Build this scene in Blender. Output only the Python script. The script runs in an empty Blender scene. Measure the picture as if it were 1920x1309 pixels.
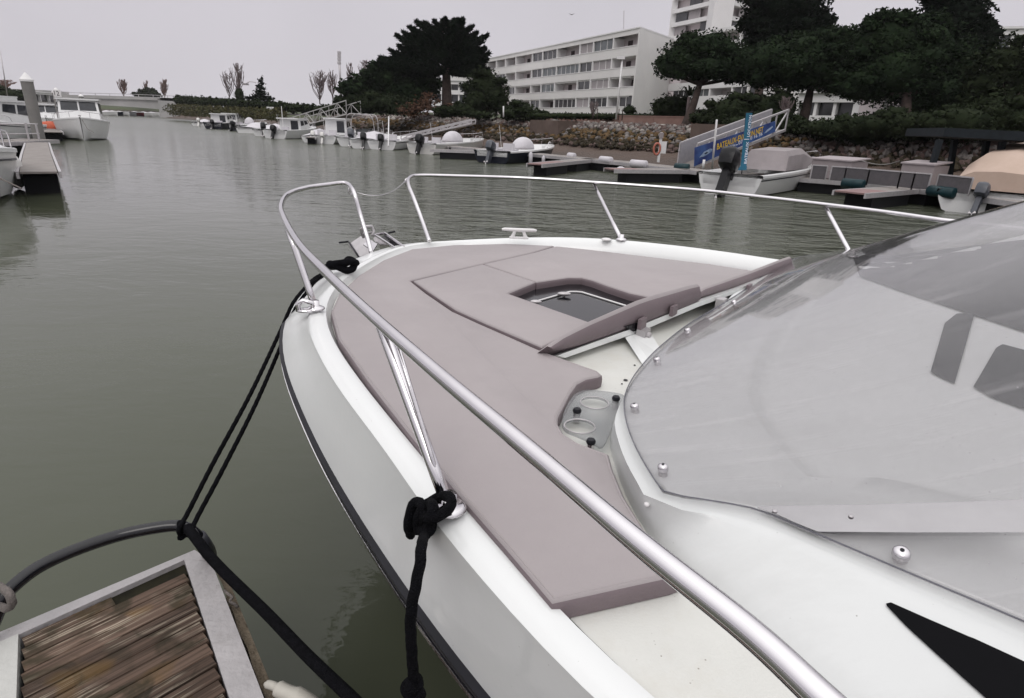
import bpy, math, random
import numpy as np
from mathutils import Vector, Matrix
from mathutils.bvhtree import BVHTree
random.seed(7); rng = np.random.default_rng(11)
scene = bpy.context.scene
C = scene.collection
# ------------------------------------------------------------------ camera
FOC, PW, PH, CAM_Z = 1130.0, 1920.0, 1309.0, 1.7
_d = np.array([833.375 - PW/2, 3698.362 - PH/2, FOC]); _down = _d/np.linalg.norm(_d); _up = -_down
_fw = np.array([0, 0, 1.0]); _fw = _fw - _up*_fw.dot(_up); _fw /= np.linalg.norm(_fw)
_rt = np.cross(_down, _fw)
RW = np.array([_rt, _fw, _up])          # world = RW @ (x right, y down, z forward)
cam_d = bpy.data.cameras.new('camera'); cam = bpy.data.objects.new('camera', cam_d); C.objects.link(cam)
cam_d.sensor_width = 36; cam_d.lens = FOC/PW*36; cam_d.clip_start = 0.03; cam_d.clip_end = 4000
_m = RW @ np.diag([1, -1, -1])
cam.matrix_world = Matrix([[*_m[0], 0], [*_m[1], 0], [*_m[2], CAM_Z], [0, 0, 0, 1]])
scene.camera = cam
# ------------------------------------------------------------------ world, overcast daylight
world = bpy.data.worlds.new('World'); scene.world = world; world.use_nodes = True
nt = world.node_tree; nt.nodes.clear()
SUN_EL, SUN_ROT = math.radians(52), math.radians(200)
_o = nt.nodes.new('ShaderNodeOutputWorld'); _b = nt.nodes.new('ShaderNodeBackground'); _b.inputs[1].default_value = 1.0
_sky = nt.nodes.new('ShaderNodeTexSky'); _sky.sky_type = 'NISHITA'; _sky.sun_disc = False
_sky.sun_elevation = SUN_EL; _sky.sun_rotation = SUN_ROT; _sky.dust_density = 5; _sky.air_density = 1
_sc = nt.nodes.new('ShaderNodeVectorMath'); _sc.operation = 'SCALE'; _sc.inputs['Scale'].default_value = 0.05
nt.links.new(_sky.outputs[0], _sc.inputs[0])
_tc = nt.nodes.new('ShaderNodeTexCoord'); _sx = nt.nodes.new('ShaderNodeSeparateXYZ'); nt.links.new(_tc.outputs['Generated'], _sx.inputs[0])
_rp = nt.nodes.new('ShaderNodeValToRGB'); nt.links.new(_sx.outputs[2], _rp.inputs[0])
_cr = _rp.color_ramp; _cr.elements[0].position = 0.0; _cr.elements[0].color = (.545, .525, .56, 1)
_cr.elements[1].position = 1.0; _cr.elements[1].color = (1.34, 1.33, 1.33, 1)
for p_, c_ in ((.10, (.535, .512, .55, 1)), (.22, (.515, .495, .53, 1)), (.5, (.80, .78, .80, 1))):
    e_ = _cr.elements.new(p_); e_.color = c_
_nz = nt.nodes.new('ShaderNodeTexNoise'); _nz.inputs['Scale'].default_value = 2.0; _nz.inputs['Detail'].default_value = 6
nt.links.new(_tc.outputs['Generated'], _nz.inputs['Vector'])
_mr = nt.nodes.new('ShaderNodeMapRange'); _mr.inputs[3].default_value = .84; _mr.inputs[4].default_value = 1.18
nt.links.new(_nz.outputs[0], _mr.inputs[0])
_ml = nt.nodes.new('ShaderNodeVectorMath'); _ml.operation = 'SCALE'; nt.links.new(_rp.outputs[0], _ml.inputs[0]); nt.links.new(_mr.outputs[0], _ml.inputs['Scale'])
_mx = nt.nodes.new('ShaderNodeMix'); _mx.data_type = 'RGBA'; _mx.inputs[0].default_value = .06
nt.links.new(_ml.outputs[0], _mx.inputs[6]); nt.links.new(_sc.outputs[0], _mx.inputs[7])
nt.links.new(_mx.outputs[2], _b.inputs[0]); nt.links.new(_b.outputs[0], _o.inputs[0])
sun_d = bpy.data.lights.new('sun', 'SUN'); sun_d.energy = 0.5; sun_d.angle = math.radians(30); sun_d.color = (1, .96, .92)
sun = bpy.data.objects.new('sun', sun_d); C.objects.link(sun)
sun.rotation_euler = (math.radians(90) - SUN_EL, 0, math.radians(180) - SUN_ROT + math.radians(0))
scene.view_settings.view_transform = 'Standard'; scene.view_settings.look = 'None'
scene.view_settings.exposure = 0.33; scene.view_settings.gamma = 1.0; scene.view_settings.use_curve_mapping = False
scene.render.resolution_x = 1024; scene.render.resolution_y = 698
scene.cycles.transparent_max_bounces = 12
# ------------------------------------------------------------------ placing helpers: a pixel of the photograph to a point of the place
def ray(u, v):
    return Vector(RW @ np.array([(u-PW/2)/FOC, (v-PH/2)/FOC, 1.0]))
EYE = Vector((0, 0, CAM_Z))
def P(u, v, z):
    d = ray(u, v); return EYE + d*((z-CAM_Z)/d.z)
def PY(u, v, Y):
    d = ray(u, v); return EYE + d*(Y/d.y)
def PP(u, v, A, B):
    n = Vector((B.y-A.y, A.x-B.x, 0)); d = ray(u, v)
    return EYE + d*((A-EYE).dot(n)/d.dot(n))
BO = Vector((-0.638, 3.33, 0)); BF = Vector((-0.82634, 0.56317, 0)); BS = Vector((0.56317, 0.82634, 0))
def bw(a, s, z): return BO + BF*a + BS*s + Vector((0, 0, z))
def inb(p): q = p-BO; return q.dot(BF), q.dot(BS)
def PA(u, v, a):
    d = ray(u, v); return EYE + d*((a-(EYE-BO).dot(BF))/d.dot(BF))
def PS(u, v, s):
    d = ray(u, v); return EYE + d*((s-(EYE-BO).dot(BS))/d.dot(BS))
# ------------------------------------------------------------------ materials
MATS = {}
def mat(name, col, rough=.6, metal=0., var=.12, scale=6., bump=0., bscale=40., spec=.5, col2=None, stretch=(1, 1, 1), coat=0.):
    if name in MATS: return MATS[name]
    if spec == .5 and metal == 0 and max(col) < .05 and rough > .15: spec = .22
    m = bpy.data.materials.new(name); m.use_nodes = True; n = m.node_tree; N = n.nodes; L = n.links
    b = N['Principled BSDF']; b.inputs['Roughness'].default_value = rough; b.inputs['Metallic'].default_value = metal
    b.inputs['Specular IOR Level'].default_value = spec
    if coat: b.inputs['Coat Weight'].default_value = coat
    tc = N.new('ShaderNodeTexCoord'); mp = N.new('ShaderNodeMapping'); mp.inputs['Scale'].default_value = stretch
    L.new(tc.outputs['Object'], mp.inputs['Vector'])
    nz = N.new('ShaderNodeTexNoise'); nz.inputs['Scale'].default_value = scale; nz.inputs['Detail'].default_value = 6; nz.inputs['Roughness'].default_value = .6
    L.new(mp.outputs[0], nz.inputs['Vector'])
    rp = N.new('ShaderNodeValToRGB'); rp.color_ramp.elements[0].position = .3; rp.color_ramp.elements[1].position = .7
    c2 = col2 or tuple(min(1, c*(1+var)) for c in col); c1 = col if col2 else tuple(c*(1-var) for c in col)
    rp.color_ramp.elements[0].color = (*c1, 1); rp.color_ramp.elements[1].color = (*c2, 1)
    L.new(nz.outputs[0], rp.inputs[0]); L.new(rp.outputs[0], b.inputs['Base Color'])
    if bump:
        n2 = N.new('ShaderNodeTexNoise'); n2.inputs['Scale'].default_value = bscale; n2.inputs['Detail'].default_value = 5
        L.new(mp.outputs[0], n2.inputs['Vector'])
        bp = N.new('ShaderNodeBump'); bp.inputs['Strength'].default_value = bump; bp.inputs['Distance'].default_value = .02
        L.new(n2.outputs[0], bp.inputs['Height']); L.new(bp.outputs[0], b.inputs['Normal'])
    MATS[name] = m; return m
def specks(m, col, scale=60., thr=.06, amt=.8):     # scattered grime dots with a shape of their own
    N = m.node_tree.nodes; L = m.node_tree.links; b = N['Principled BSDF']; src = [l for l in L if l.to_socket == b.inputs['Base Color']][0].from_socket
    tc = N.new('ShaderNodeTexCoord'); v = N.new('ShaderNodeTexVoronoi'); v.inputs['Scale'].default_value = scale; L.new(tc.outputs['Object'], v.inputs['Vector'])
    r = N.new('ShaderNodeMapRange'); r.inputs[1].default_value = thr; r.inputs[2].default_value = thr*.6; r.inputs[3].default_value = 0; r.inputs[4].default_value = amt; L.new(v.outputs['Distance'], r.inputs[0])
    n2 = N.new('ShaderNodeTexNoise'); n2.inputs['Scale'].default_value = scale*.16; L.new(tc.outputs['Object'], n2.inputs['Vector'])
    r2 = N.new('ShaderNodeMapRange'); r2.inputs[1].default_value = .5; r2.inputs[2].default_value = .62; L.new(n2.outputs[0], r2.inputs[0])
    mm = N.new('ShaderNodeMath'); mm.operation = 'MULTIPLY'; L.new(r.outputs[0], mm.inputs[0]); L.new(r2.outputs[0], mm.inputs[1])
    mx = N.new('ShaderNodeMix'); mx.data_type = 'RGBA'; L.new(mm.outputs[0], mx.inputs[0]); L.new(src, mx.inputs[6]); mx.inputs[7].default_value = (*col, 1); L.new(mx.outputs[2], b.inputs['Base Color'])
def stains(m, col, scale=3., lo=.52, hi=.72, amt=.35, stretch=(1, 1, 1)):
    N = m.node_tree.nodes; L = m.node_tree.links; b = N['Principled BSDF']; src = [l for l in L if l.to_socket == b.inputs['Base Color']][0].from_socket
    tc = N.new('ShaderNodeTexCoord'); mp = N.new('ShaderNodeMapping'); mp.inputs['Scale'].default_value = stretch; L.new(tc.outputs['Object'], mp.inputs['Vector'])
    n2 = N.new('ShaderNodeTexNoise'); n2.inputs['Scale'].default_value = scale; n2.inputs['Detail'].default_value = 8; n2.inputs['Roughness'].default_value = .7; L.new(mp.outputs[0], n2.inputs['Vector'])
    r2 = N.new('ShaderNodeMapRange'); r2.inputs[1].default_value = lo; r2.inputs[2].default_value = hi; r2.inputs[4].default_value = amt; L.new(n2.outputs[0], r2.inputs[0])
    mx = N.new('ShaderNodeMix'); mx.data_type = 'RGBA'; L.new(r2.outputs[0], mx.inputs[0]); L.new(src, mx.inputs[6]); mx.inputs[7].default_value = (*col, 1); L.new(mx.outputs[2], b.inputs['Base Color'])
# ------------------------------------------------------------------ object bookkeeping
def tag(o, label=None, cat=None, group=None, kind=None):
    if label: o['label'] = label
    if cat: o['category'] = cat
    if group: o['group'] = group
    if kind: o['kind'] = kind
    return o
def thing(name, label, cat, loc=(0, 0, 0), group=None):
    o = bpy.data.objects.new(name, None); C.objects.link(o); o.location = loc; o.empty_display_size = .2
    return tag(o, label, cat, group)
def wloc(o):
    v = Vector((0, 0, 0))
    while o is not None: v += o.location; o = o.parent
    return v
class MB:
    def __init__(s): s.v = []; s.f = []
    def add(s, vs, fs):
        k = len(s.v); s.v += [tuple(x) for x in vs]; s.f += [tuple(i+k for i in f) for f in fs]; return s
    def box(s, c, size, ax=None):
        c = Vector(c); X, Y, Z = ax or (Vector((1, 0, 0)), Vector((0, 1, 0)), Vector((0, 0, 1)))
        h = [x/2 for x in size]; vs = []
        for k in (-1, 1):
            for j in (-1, 1):
                for i in (-1, 1): vs.append(c+X*(i*h[0])+Y*(j*h[1])+Z*(k*h[2]))
        return s.add(vs, [(0, 2, 3, 1), (4, 5, 7, 6), (0, 1, 5, 4), (2, 6, 7, 3), (0, 4, 6, 2), (1, 3, 7, 5)])
    def bar(s, a, b, w, h, up=Vector((0, 0, 1))):
        a = Vector(a); b = Vector(b); d = (b-a); L = d.length; d.normalize()
        x = d.cross(up);
        if x.length < 1e-4: x = d.cross(Vector((1, 0, 0)))
        x.normalize(); z = x.cross(d)
        return s.box((a+b)/2, (w, L, h), (x, d, z))
    def tube(s, pts, r, n=8, cap=True, lobes=0, pitch=.05, amp=.18):
        pts = [Vector(p) for p in pts]; k0 = len(s.v); rings = []
        up = Vector((0, 0, 1)); t0 = (pts[1]-pts[0]).normalized()
        x = t0.orthogonal().normalized() if abs(t0.z) > .95 else t0.cross(up).normalized()
        acc = 0.
        for i, p in enumerate(pts):
            t = (pts[min(i+1, len(pts)-1)]-pts[max(i-1, 0)]).normalized()
            x = (x-t*x.dot(t)).normalized(); y = t.cross(x)
            if i: acc += (p-pts[i-1]).length
            rr = r[i] if isinstance(r, (list, tuple)) else r; ring = []
            for j in range(n):
                a = 2*math.pi*j/n; q = rr
                if lobes: q = rr*(1+amp*math.cos(lobes*(a+acc/pitch*2*math.pi/lobes)))
                ring.append(p+(x*math.cos(a)+y*math.sin(a))*q)
            rings.append(ring)
        vs = [v for R_ in rings for v in R_]; fs = []
        for i in range(len(pts)-1):
            for j in range(n):
                a = i*n+j; b = i*n+(j+1) % n; fs.append((a, b, b+n, a+n))
        if cap: fs.append(tuple(range(n-1, -1, -1))); fs.append(tuple((len(pts)-1)*n+j for j in range(n)))
        return s.add(vs, fs)
    def loft(s, rows, closed=False, caps=False):
        n = len(rows[0]); vs = [p for r in rows for p in r]; fs = []
        for i in range(len(rows)-1):
            for j in range(n if closed else n-1):
                a = i*n+j; b = i*n+(j+1) % n; fs.append((a, b, b+n, a+n))
        if caps: fs.append(tuple(range(n-1, -1, -1))); fs.append(tuple((len(rows)-1)*n+j for j in range(n)))
        return s.add(vs, fs)
    def prism(s, poly, off):     # polygon of points plus offset vector
        poly = [Vector(p) for p in poly]; n = len(poly); off = Vector(off)
        vs = poly+[p+off for p in poly]
        fs = [tuple(range(n)), tuple(range(2*n-1, n-1, -1))]+[(j, (j+1) % n, (j+1) % n+n, j+n) for j in range(n)]
        return s.add(vs, fs)
    def ell(s, c, r, nu=12, nv=8, z0=-1., z1=1., ax=None):
        c = Vector(c); X, Y, Z = ax or (Vector((1, 0, 0)), Vector((0, 1, 0)), Vector((0, 0, 1)))
        rows = []
        a0 = math.asin(z0); a1 = math.asin(z1)
        for i in range(nv+1):
            a = a0+(a1-a0)*i/nv; rows.append([c+X*(r[0]*math.cos(a)*math.cos(2*math.pi*j/nu))+Y*(r[1]*math.cos(a)*math.sin(2*math.pi*j/nu))+Z*(r[2]*math.sin(a)) for j in range(nu)])
        return s.loft(rows, True, True)
    def lathe(s, c, prof, n=16, ax=None):
        c = Vector(c); X, Y, Z = ax or (Vector((1, 0, 0)), Vector((0, 1, 0)), Vector((0, 0, 1)))
        rows = [[c+X*(r*math.cos(2*math.pi*j/n))+Y*(r*math.sin(2*math.pi*j/n))+Z*z for j in range(n)] for r, z in prof]
        return s.loft(rows, True, True)
    def build(s, name, m, parent=None, smooth=False, label=None, kind=None, auto=None, merge=True):
        off = wloc(parent) if parent is not None else Vector((0, 0, 0))
        me = bpy.data.meshes.new(name); me.from_pydata([(p[0]-off.x, p[1]-off.y, p[2]-off.z) for p in s.v], [], s.f); me.update()
        import bmesh
        bm = bmesh.new(); bm.from_mesh(me)
        if merge: bmesh.ops.remove_doubles(bm, verts=bm.verts, dist=1e-5)
        bmesh.ops.recalc_face_normals(bm, faces=bm.faces)
        if smooth:
            for f in bm.faces: f.smooth = True
            if auto:
                for e in bm.edges:
                    if len(e.link_faces) == 2 and e.calc_face_angle(0) > math.radians(auto): e.smooth = False
        bm.to_mesh(me); bm.free()
        if m: me.materials.append(m)
        o = bpy.data.objects.new(name, me); C.objects.link(o)
        if parent is not None: o.parent = parent
        if label: o['label'] = label
        if kind: o['kind'] = kind
        return o
def npmesh(name, V, F, m, parent=None, smooth=False, kind=None):   # fast mesh from numpy tris
    off = wloc(parent) if parent is not None else Vector((0, 0, 0))
    V = V-np.array(off); me = bpy.data.meshes.new(name)
    me.vertices.add(len(V)); me.vertices.foreach_set('co', V.astype(np.float32).ravel())
    k = F.shape[1]; me.loops.add(F.size); me.loops.foreach_set('vertex_index', F.astype(np.int32).ravel())
    me.polygons.add(len(F)); me.polygons.foreach_set('loop_start', np.arange(0, F.size, k, dtype=np.int32))
    try: me.polygons.foreach_set('loop_total', np.full(len(F), k, dtype=np.int32))
    except Exception: pass
    if smooth: me.polygons.foreach_set('use_smooth', np.ones(len(F), dtype=bool))
    me.update(calc_edges=True); me.validate(); me.materials.append(m)
    o = bpy.data.objects.new(name, me); C.objects.link(o)
    if parent is not None: o.parent = parent
    if kind: o['kind'] = kind
    return o
def smooth_line(pts, n=8, closed=False):      # Catmull-Rom
    pts = [Vector(p) for p in pts]; out = []; m = len(pts)
    rng_ = range(m if closed else m-1)
    for i in rng_:
        if closed: p0, p1, p2, p3 = pts[i-1], pts[i], pts[(i+1) % m], pts[(i+2) % m]
        else: p0, p1, p2, p3 = pts[max(i-1, 0)], pts[i], pts[i+1], pts[min(i+2, m-1)]
        for k in range(n):
            t = k/n; out.append(.5*((2*p1)+(p2-p0)*t+(2*p0-5*p1+4*p2-p3)*t*t+(3*p1-p0-3*p2+p3)*t**3))
    if not closed: out.append(pts[-1])
    return out
def resample(pts, n):
    pts = [Vector(p) for p in pts]; L = [0]
    for i in range(1, len(pts)): L.append(L[-1]+(pts[i]-pts[i-1]).length)
    out = []; j = 0
    for k in range(n):
        d = L[-1]*k/(n-1)
        while j < len(L)-2 and L[j+1] < d: j += 1
        t = (d-L[j])/max(1e-9, L[j+1]-L[j]); out.append(pts[j].lerp(pts[j+1], min(1, max(0, t))))
    return out
def copy_tree(o, parent=None):
    c = o.copy(); C.objects.link(c)
    if parent is not None: c.parent = parent
    for ch in list(o.children): copy_tree(ch, c)
    return c
def text_mesh(name, txt, org, X, Y, height, m, parent, thick=.004, width=None, bold=0.):
    cu = bpy.data.curves.new(name, 'FONT'); cu.body = txt; cu.size = 1.0; cu.extrude = 0.0; cu.offset = bold; cu.resolution_u = 2
    to = bpy.data.objects.new(name, cu); C.objects.link(to)
    dg = bpy.context.evaluated_depsgraph_get(); me0 = bpy.data.meshes.new_from_object(to.evaluated_get(dg))
    bpy.data.objects.remove(to); vs = [v.co.copy() for v in me0.vertices]; fs = [tuple(p.vertices) for p in me0.polygons]
    x0 = min(v.x for v in vs); x1 = max(v.x for v in vs); y1 = max(v.y for v in vs)
    k = height/y1; kx = (width/(x1-x0)) if width else k; nrm = X.cross(Y).normalized()
    b = MB(); n = len(vs); W_ = [org+X*((v.x-x0)*kx)+Y*(v.y*k) for v in vs]
    b.add(W_, fs); bpy.data.meshes.remove(me0)
    return b.build(name, m, parent, merge=False)
# ------------------------------------------------------------------ shared materials
M_gel = mat('gelcoat', (.72, .732, .728), .22, var=.02, scale=3, bump=.015, bscale=60, coat=.3)
M_deck = mat('deck_gelcoat', (.57, .57, .54), .5, col2=(.64, .64, .61), scale=5, bump=.08, bscale=220)
M_roof = mat('coachroof_gelcoat', (.58, .592, .59), .3, col2=(.63, .642, .638), scale=2.2, bump=.02, bscale=90)
M_black = mat('black_rubber', (.012, .012, .016), .45, var=.3)
M_glossblack = mat('gloss_black', (.006, .006, .008), .12, var=.2)
M_steel = mat('stainless_steel', (.66, .64, .66), .13, metal=1, var=.06, scale=30, bump=.03, bscale=120, stretch=(1, 1, 1))
M_steel2 = mat('polished_steel', (.72, .70, .72), .09, metal=1, var=.05, scale=12)
M_alu = mat('aluminium', (.50, .48, .49), .45, metal=.6, var=.12, scale=14, bump=.1, bscale=80)
M_white = mat('white_paint', (.72, .71, .71), .4, var=.05)
M_rope = mat('black_rope', (.006, .006, .008), .95, var=.4, scale=60, bump=.8, bscale=300, spec=.1)
M_rope_tan = mat('grey_rope', (.16, .14, .13), .9, var=.3, scale=60, bump=.6, bscale=250)
specks(M_deck, (.16, .14, .11), 70, .10); stains(M_deck, (.46, .42, .33), 4, .5, .75, .4)
specks(M_roof, (.2, .19, .17), 55, .07); stains(M_roof, (.42, .42, .41), 2.5, .5, .75, .3, (1, 3, 1)); specks(M_gel, (.3, .29, .27), 40, .05)
def cushion_mat():
    m = mat('taupe_vinyl', (.322, .290, .294), .55, col2=(.352, .319, .323), scale=3, bump=.10, bscale=420, spec=.35)
    n = m.node_tree; N = n.nodes; L = n.links; b = N['Principled BSDF']
    old = [l for l in L if l.to_socket == b.inputs['Normal']][0].from_node
    tc = N.new('ShaderNodeTexCoord'); w = N.new('ShaderNodeTexNoise'); w.inputs['Scale'].default_value = 3.2; w.inputs['Detail'].default_value = 2; w.inputs['Distortion'].default_value = .6
    L.new(tc.outputs['Object'], w.inputs['Vector']); bp = N.new('ShaderNodeBump'); bp.inputs['Strength'].default_value = .6; bp.inputs['Distance'].default_value = .03
    L.new(w.outputs[0], bp.inputs['Height']); L.new(old.outputs[0], bp.inputs['Normal']); L.new(bp.outputs[0], b.inputs['Normal'])
    return m
M_cush = cushion_mat()
stains(M_cush, (.27, .235, .245), 2.4, .5, .8, .35); specks(M_cush, (.2, .17, .17), 45, .05, .6)
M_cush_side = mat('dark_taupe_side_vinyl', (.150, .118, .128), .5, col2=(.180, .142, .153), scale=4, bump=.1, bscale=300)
# ------------------------------------------------------------------ water
def water():
    m = bpy.data.materials.new('harbour_water'); m.use_nodes = True; N = m.node_tree.nodes; L = m.node_tree.links; b = N['Principled BSDF']
    b.inputs['Roughness'].default_value = .045; b.inputs['IOR'].default_value = 1.333
    tc = N.new('ShaderNodeTexCoord'); g = N.new('ShaderNodeNewGeometry')
    sy = N.new('ShaderNodeSeparateXYZ'); L.new(g.outputs['Position'], sy.inputs[0]); ry = N.new('ShaderNodeMapRange'); ry.inputs[1].default_value = 6; ry.inputs[2].default_value = 60; ry.inputs[3].default_value = .05; ry.inputs[4].default_value = .24; L.new(sy.outputs[1], ry.inputs[0]); L.new(ry.outputs[0], b.inputs['Roughness'])
    nz = N.new('ShaderNodeTexNoise'); nz.inputs['Scale'].default_value = .11; nz.inputs['Detail'].default_value = 3; L.new(g.outputs['Position'], nz.inputs['Vector'])
    rp = N.new('ShaderNodeValToRGB'); rp.color_ramp.elements[0].color = (.058, .065, .043, 1); rp.color_ramp.elements[1].color = (.072, .078, .054, 1)
    rp.color_ramp.elements[0].position = .35; rp.color_ramp.elements[1].position = .65
    L.new(nz.outputs[0], rp.inputs[0]); L.new(rp.outputs[0], b.inputs['Base Color'])
    # wind-ruffled patches: strong towards the right bank, calm on the left
    pt = N.new('ShaderNodeTexNoise'); pt.inputs['Scale'].default_value = .16; pt.inputs['Detail'].default_value = 2; L.new(g.outputs['Position'], pt.inputs['Vector'])
    sp = N.new('ShaderNodeSeparateXYZ'); L.new(g.outputs['Position'], sp.inputs[0])
    sx = N.new('ShaderNodeMath'); sx.operation = 'MULTIPLY_ADD'; L.new(sp.outputs[1], sx.inputs[0]); sx.inputs[1].default_value = .75; xm = N.new('ShaderNodeMath'); xm.operation = 'MULTIPLY'; xm.inputs[1].default_value = 1.3; L.new(sp.outputs[0], xm.inputs[0]); L.new(xm.outputs[0], sx.inputs[2])
    mr = N.new('ShaderNodeMapRange'); mr.inputs[1].default_value = 2.; mr.inputs[2].default_value = 12; mr.inputs[3].default_value = .07; mr.inputs[4].default_value = 1.0
    L.new(sx.outputs[0], mr.inputs[0])
    ad = N.new('ShaderNodeMath'); ad.operation = 'MULTIPLY'; L.new(mr.outputs[0], ad.inputs[0])
    m2 = N.new('ShaderNodeMapRange'); m2.inputs[1].default_value = .3; m2.inputs[2].default_value = .7; m2.inputs[3].default_value = .55; m2.inputs[4].default_value = 1.25
    L.new(pt.outputs[0], m2.inputs[0]); L.new(m2.outputs[0], ad.inputs[1])
    prev = None
    for sc, dist, rot, st in ((.9, .24, .4, (1, 2.0, 1)), (3.6, .062, .5, (1, 2.0, 1)), (11, .022, .7, (1, 1.6, 1))):
        mp = N.new('ShaderNodeMapping'); mp.inputs['Scale'].default_value = st; mp.inputs['Rotation'].default_value = (0, 0, rot); L.new(g.outputs['Position'], mp.inputs['Vector'])
        w = N.new('ShaderNodeTexNoise'); w.inputs['Scale'].default_value = sc; w.inputs['Detail'].default_value = 3; w.inputs['Distortion'].default_value = .5; L.new(mp.outputs[0], w.inputs['Vector'])
        bp = N.new('ShaderNodeBump'); bp.inputs['Distance'].default_value = dist; L.new(ad.outputs[0], bp.inputs['Strength'])
        L.new(w.outputs[0], bp.inputs['Height'])
        if prev: L.new(prev.outputs[0], bp.inputs['Normal'])
        prev = bp
    L.new(prev.outputs[0], b.inputs['Normal'])
    return m
wb_ = MB(); wb_.add([(-900, -200, 0), (900, -200, 0), (900, 720, 0), (-900, 720, 0)], [(0, 1, 2, 3)])
wb_.build('water', water(), kind='structure')
# ------------------------------------------------------------------ the near motorboat
boat = thing('motorboat', 'white motorboat in the foreground with taupe sunpad cushions and a smoked windscreen', 'motorboat', tuple(BO))
def zl(pts, z): return [P(u, v, z) if not isinstance(z, (list, tuple)) else None for u, v in pts]
A_px = [(1195, 1309), (1070, 1165), (1030, 1124), (860, 940), (760, 820), (680, 720), (625, 640), (612, 582), (630, 545), (665, 515), (715, 485), (770, 463), (850, 456)]
B_px = [(1096, 1309), (1000, 1195), (935, 1120), (870, 1050), (805, 973), (735, 860), (638, 735), (592, 655), (574, 602), (590, 562), (640, 515), (700, 481), (765, 459), (850, 452)]
C_px = [(892, 1287), (816, 1173), (762, 1108), (708, 1027), (654, 935), (600, 854), (562, 755), (530, 695), (522, 640), (528, 600), (548, 562), (572, 540), (608, 514), (655, 486), (720, 467), (765, 457.5), (850, 451)]
C_z = [.85, .85, .85, .85, .86, .88, .91, .94, .97, .99, 1.01, 1.02, 1.03, 1.04, 1.045, 1.05, 1.05]
S_px = [(900, 448), (1050, 444.5), (1165, 450), (1300, 464), (1415, 480), (1530, 497)]
S_z = [1.09, 1.12, 1.135, 1.14, 1.14, 1.14]
So = [P(u, v, z) for (u, v), z in zip(S_px, S_z)]
Send = [bw(a, s_, 1.14) for a, s_ in ((-2.3, .96), (-3.2, 1.02), (-5.6, 1.05))]
Aw = [bw(-5.6, -1.95, 1.06), bw(-3.4, -1.93, 1.06), bw(-2.6, -1.90, 1.06)]+[P(u, v, 1.06) for u, v in A_px]
Bw = [bw(-5.6, -2.0, 1.07), bw(-3.4, -1.985, 1.07), bw(-2.6, -1.955, 1.07)]+[P(u, v, 1.07) for u, v in B_px]
Cw = [bw(-5.6, -1.99, .85), bw(-3.4, -1.975, .85), bw(-2.5, -1.93, .85)]+[P(u, v, z) for (u, v), z in zip(C_px, C_z)]
# starboard lines run on from the port ones round the bow
S_in = []
for p in So+Send:
    S_in.append(p)
cen = bw(-2.6, -.45, 0)
def inward(p, d):
    q = Vector((cen.x-p.x, cen.y-p.y, 0)).normalized(); return p+q*d
A2 = Aw+[inward(p, .085)-Vector((0, 0, .06)) for p in S_in]
A1 = Bw+[inward(p, .045) for p in S_in]
B2 = Bw+[p for p in S_in]
C2 = Cw+[inward(p, -.03)-Vector((0, 0, .13+.06*(i > 2))) for i, p in enumerate(S_in)]
NR = 170
def relax(l, it=10, z=True):
    l = list(l)
    for _ in range(it):
        l = [l[0]]+[l[i-1]*.25+l[i]*.5+l[i+1]*.25 for i in range(1, len(l)-1)]+[l[-1]]
    return l
def nearrow(row, ref, it=6):     # the row's point nearest (in plan) to each reference point, in order
    fine = resample(row, 1500); out = []; j0 = 0
    for k_, p in enumerate(ref):
        lo = max(0, j0-6); hi = min(len(fine), j0+70) if k_ else 1500
        j0 = min(range(lo, hi), key=lambda j: (fine[j].x-p.x)**2+(fine[j].y-p.y)**2); out.append(fine[j0])
    out[-1] = fine[-1]
    return relax(out, it)
rB = relax(resample(smooth_line(B2, 6), NR), 6)
rC = nearrow(relax(resample(smooth_line(C2, 6), 400), 40), rB); rA = nearrow(relax(resample(smooth_line(A2, 6), 400), 20), rB)
DECK = 1.05
rD = [inward(p, .010)+Vector((0, 0, DECK-.002-p.z)) for p in rA]
def mixrow(r1, r2, t, up=0): return [a.lerp(b, t)+Vector((0, 0, up)) for a, b in zip(r1, r2)]
g = MB()
g.loft([rD, rA, mixrow(rA, rB, .12, .012), mixrow(rA, rB, .5, .014), mixrow(rA, rB, .88, .006), rB, mixrow(rB, rC, .06, -.004), mixrow(rB, rC, .5, .012), rC])
gun = g.build('gunwale', M_gel, boat, smooth=True, auto=38)
rC1 = [inward(p, .012)-Vector((0, 0, .012)) for p in rC]; rC2 = [inward(p, .012)-Vector((0, 0, .05)) for p in rC]
rr = MB(); rr.loft([rC, [inward(p, -.014)-Vector((0, 0, .004)) for p in rC], [inward(p, -.012)-Vector((0, 0, .017)) for p in rC], [inward(p, .008)-Vector((0, 0, .020)) for p in rC]])
rr.build('rub_rail', M_black, boat, smooth=True, auto=40)
rr = MB(); rr.loft([[inward(p, .004)-Vector((0, 0, .021)) for p in rC], [inward(p, -.013)-Vector((0, 0, .024)) for p in rC], [inward(p, -.013)-Vector((0, 0, .033)) for p in rC], [inward(p, .01)-Vector((0, 0, .036)) for p in rC]])
rr.build('rub_rail_strip', M_steel, boat, smooth=True, auto=40)
def hullrow(d, z, bowcut):
    out = []
    for p in rC:
        a, s_ = inb(p); k = max(0, min(1, (a+1.2)/1.6)); q = inward(p, d+bowcut*k); out.append(Vector((q.x, q.y, z)))
    return out
h = MB(); h.loft([[inward(p, .01)-Vector((0, 0, .046)) for p in rC], hullrow(.22, .55, .10), hullrow(.46, .12, .30), hullrow(.62, -.15, .5)])
h.build('hull', mat('navy_hull', (.008, .009, .014), .25, var=.2), boat, smooth=True, auto=40)
dk = MB(); rD = [Vector((p.x, p.y, DECK)) for p in rD]; dk.add(rD, [tuple(range(len(rD)))]); dk.build('deck', M_deck, boat)
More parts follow.
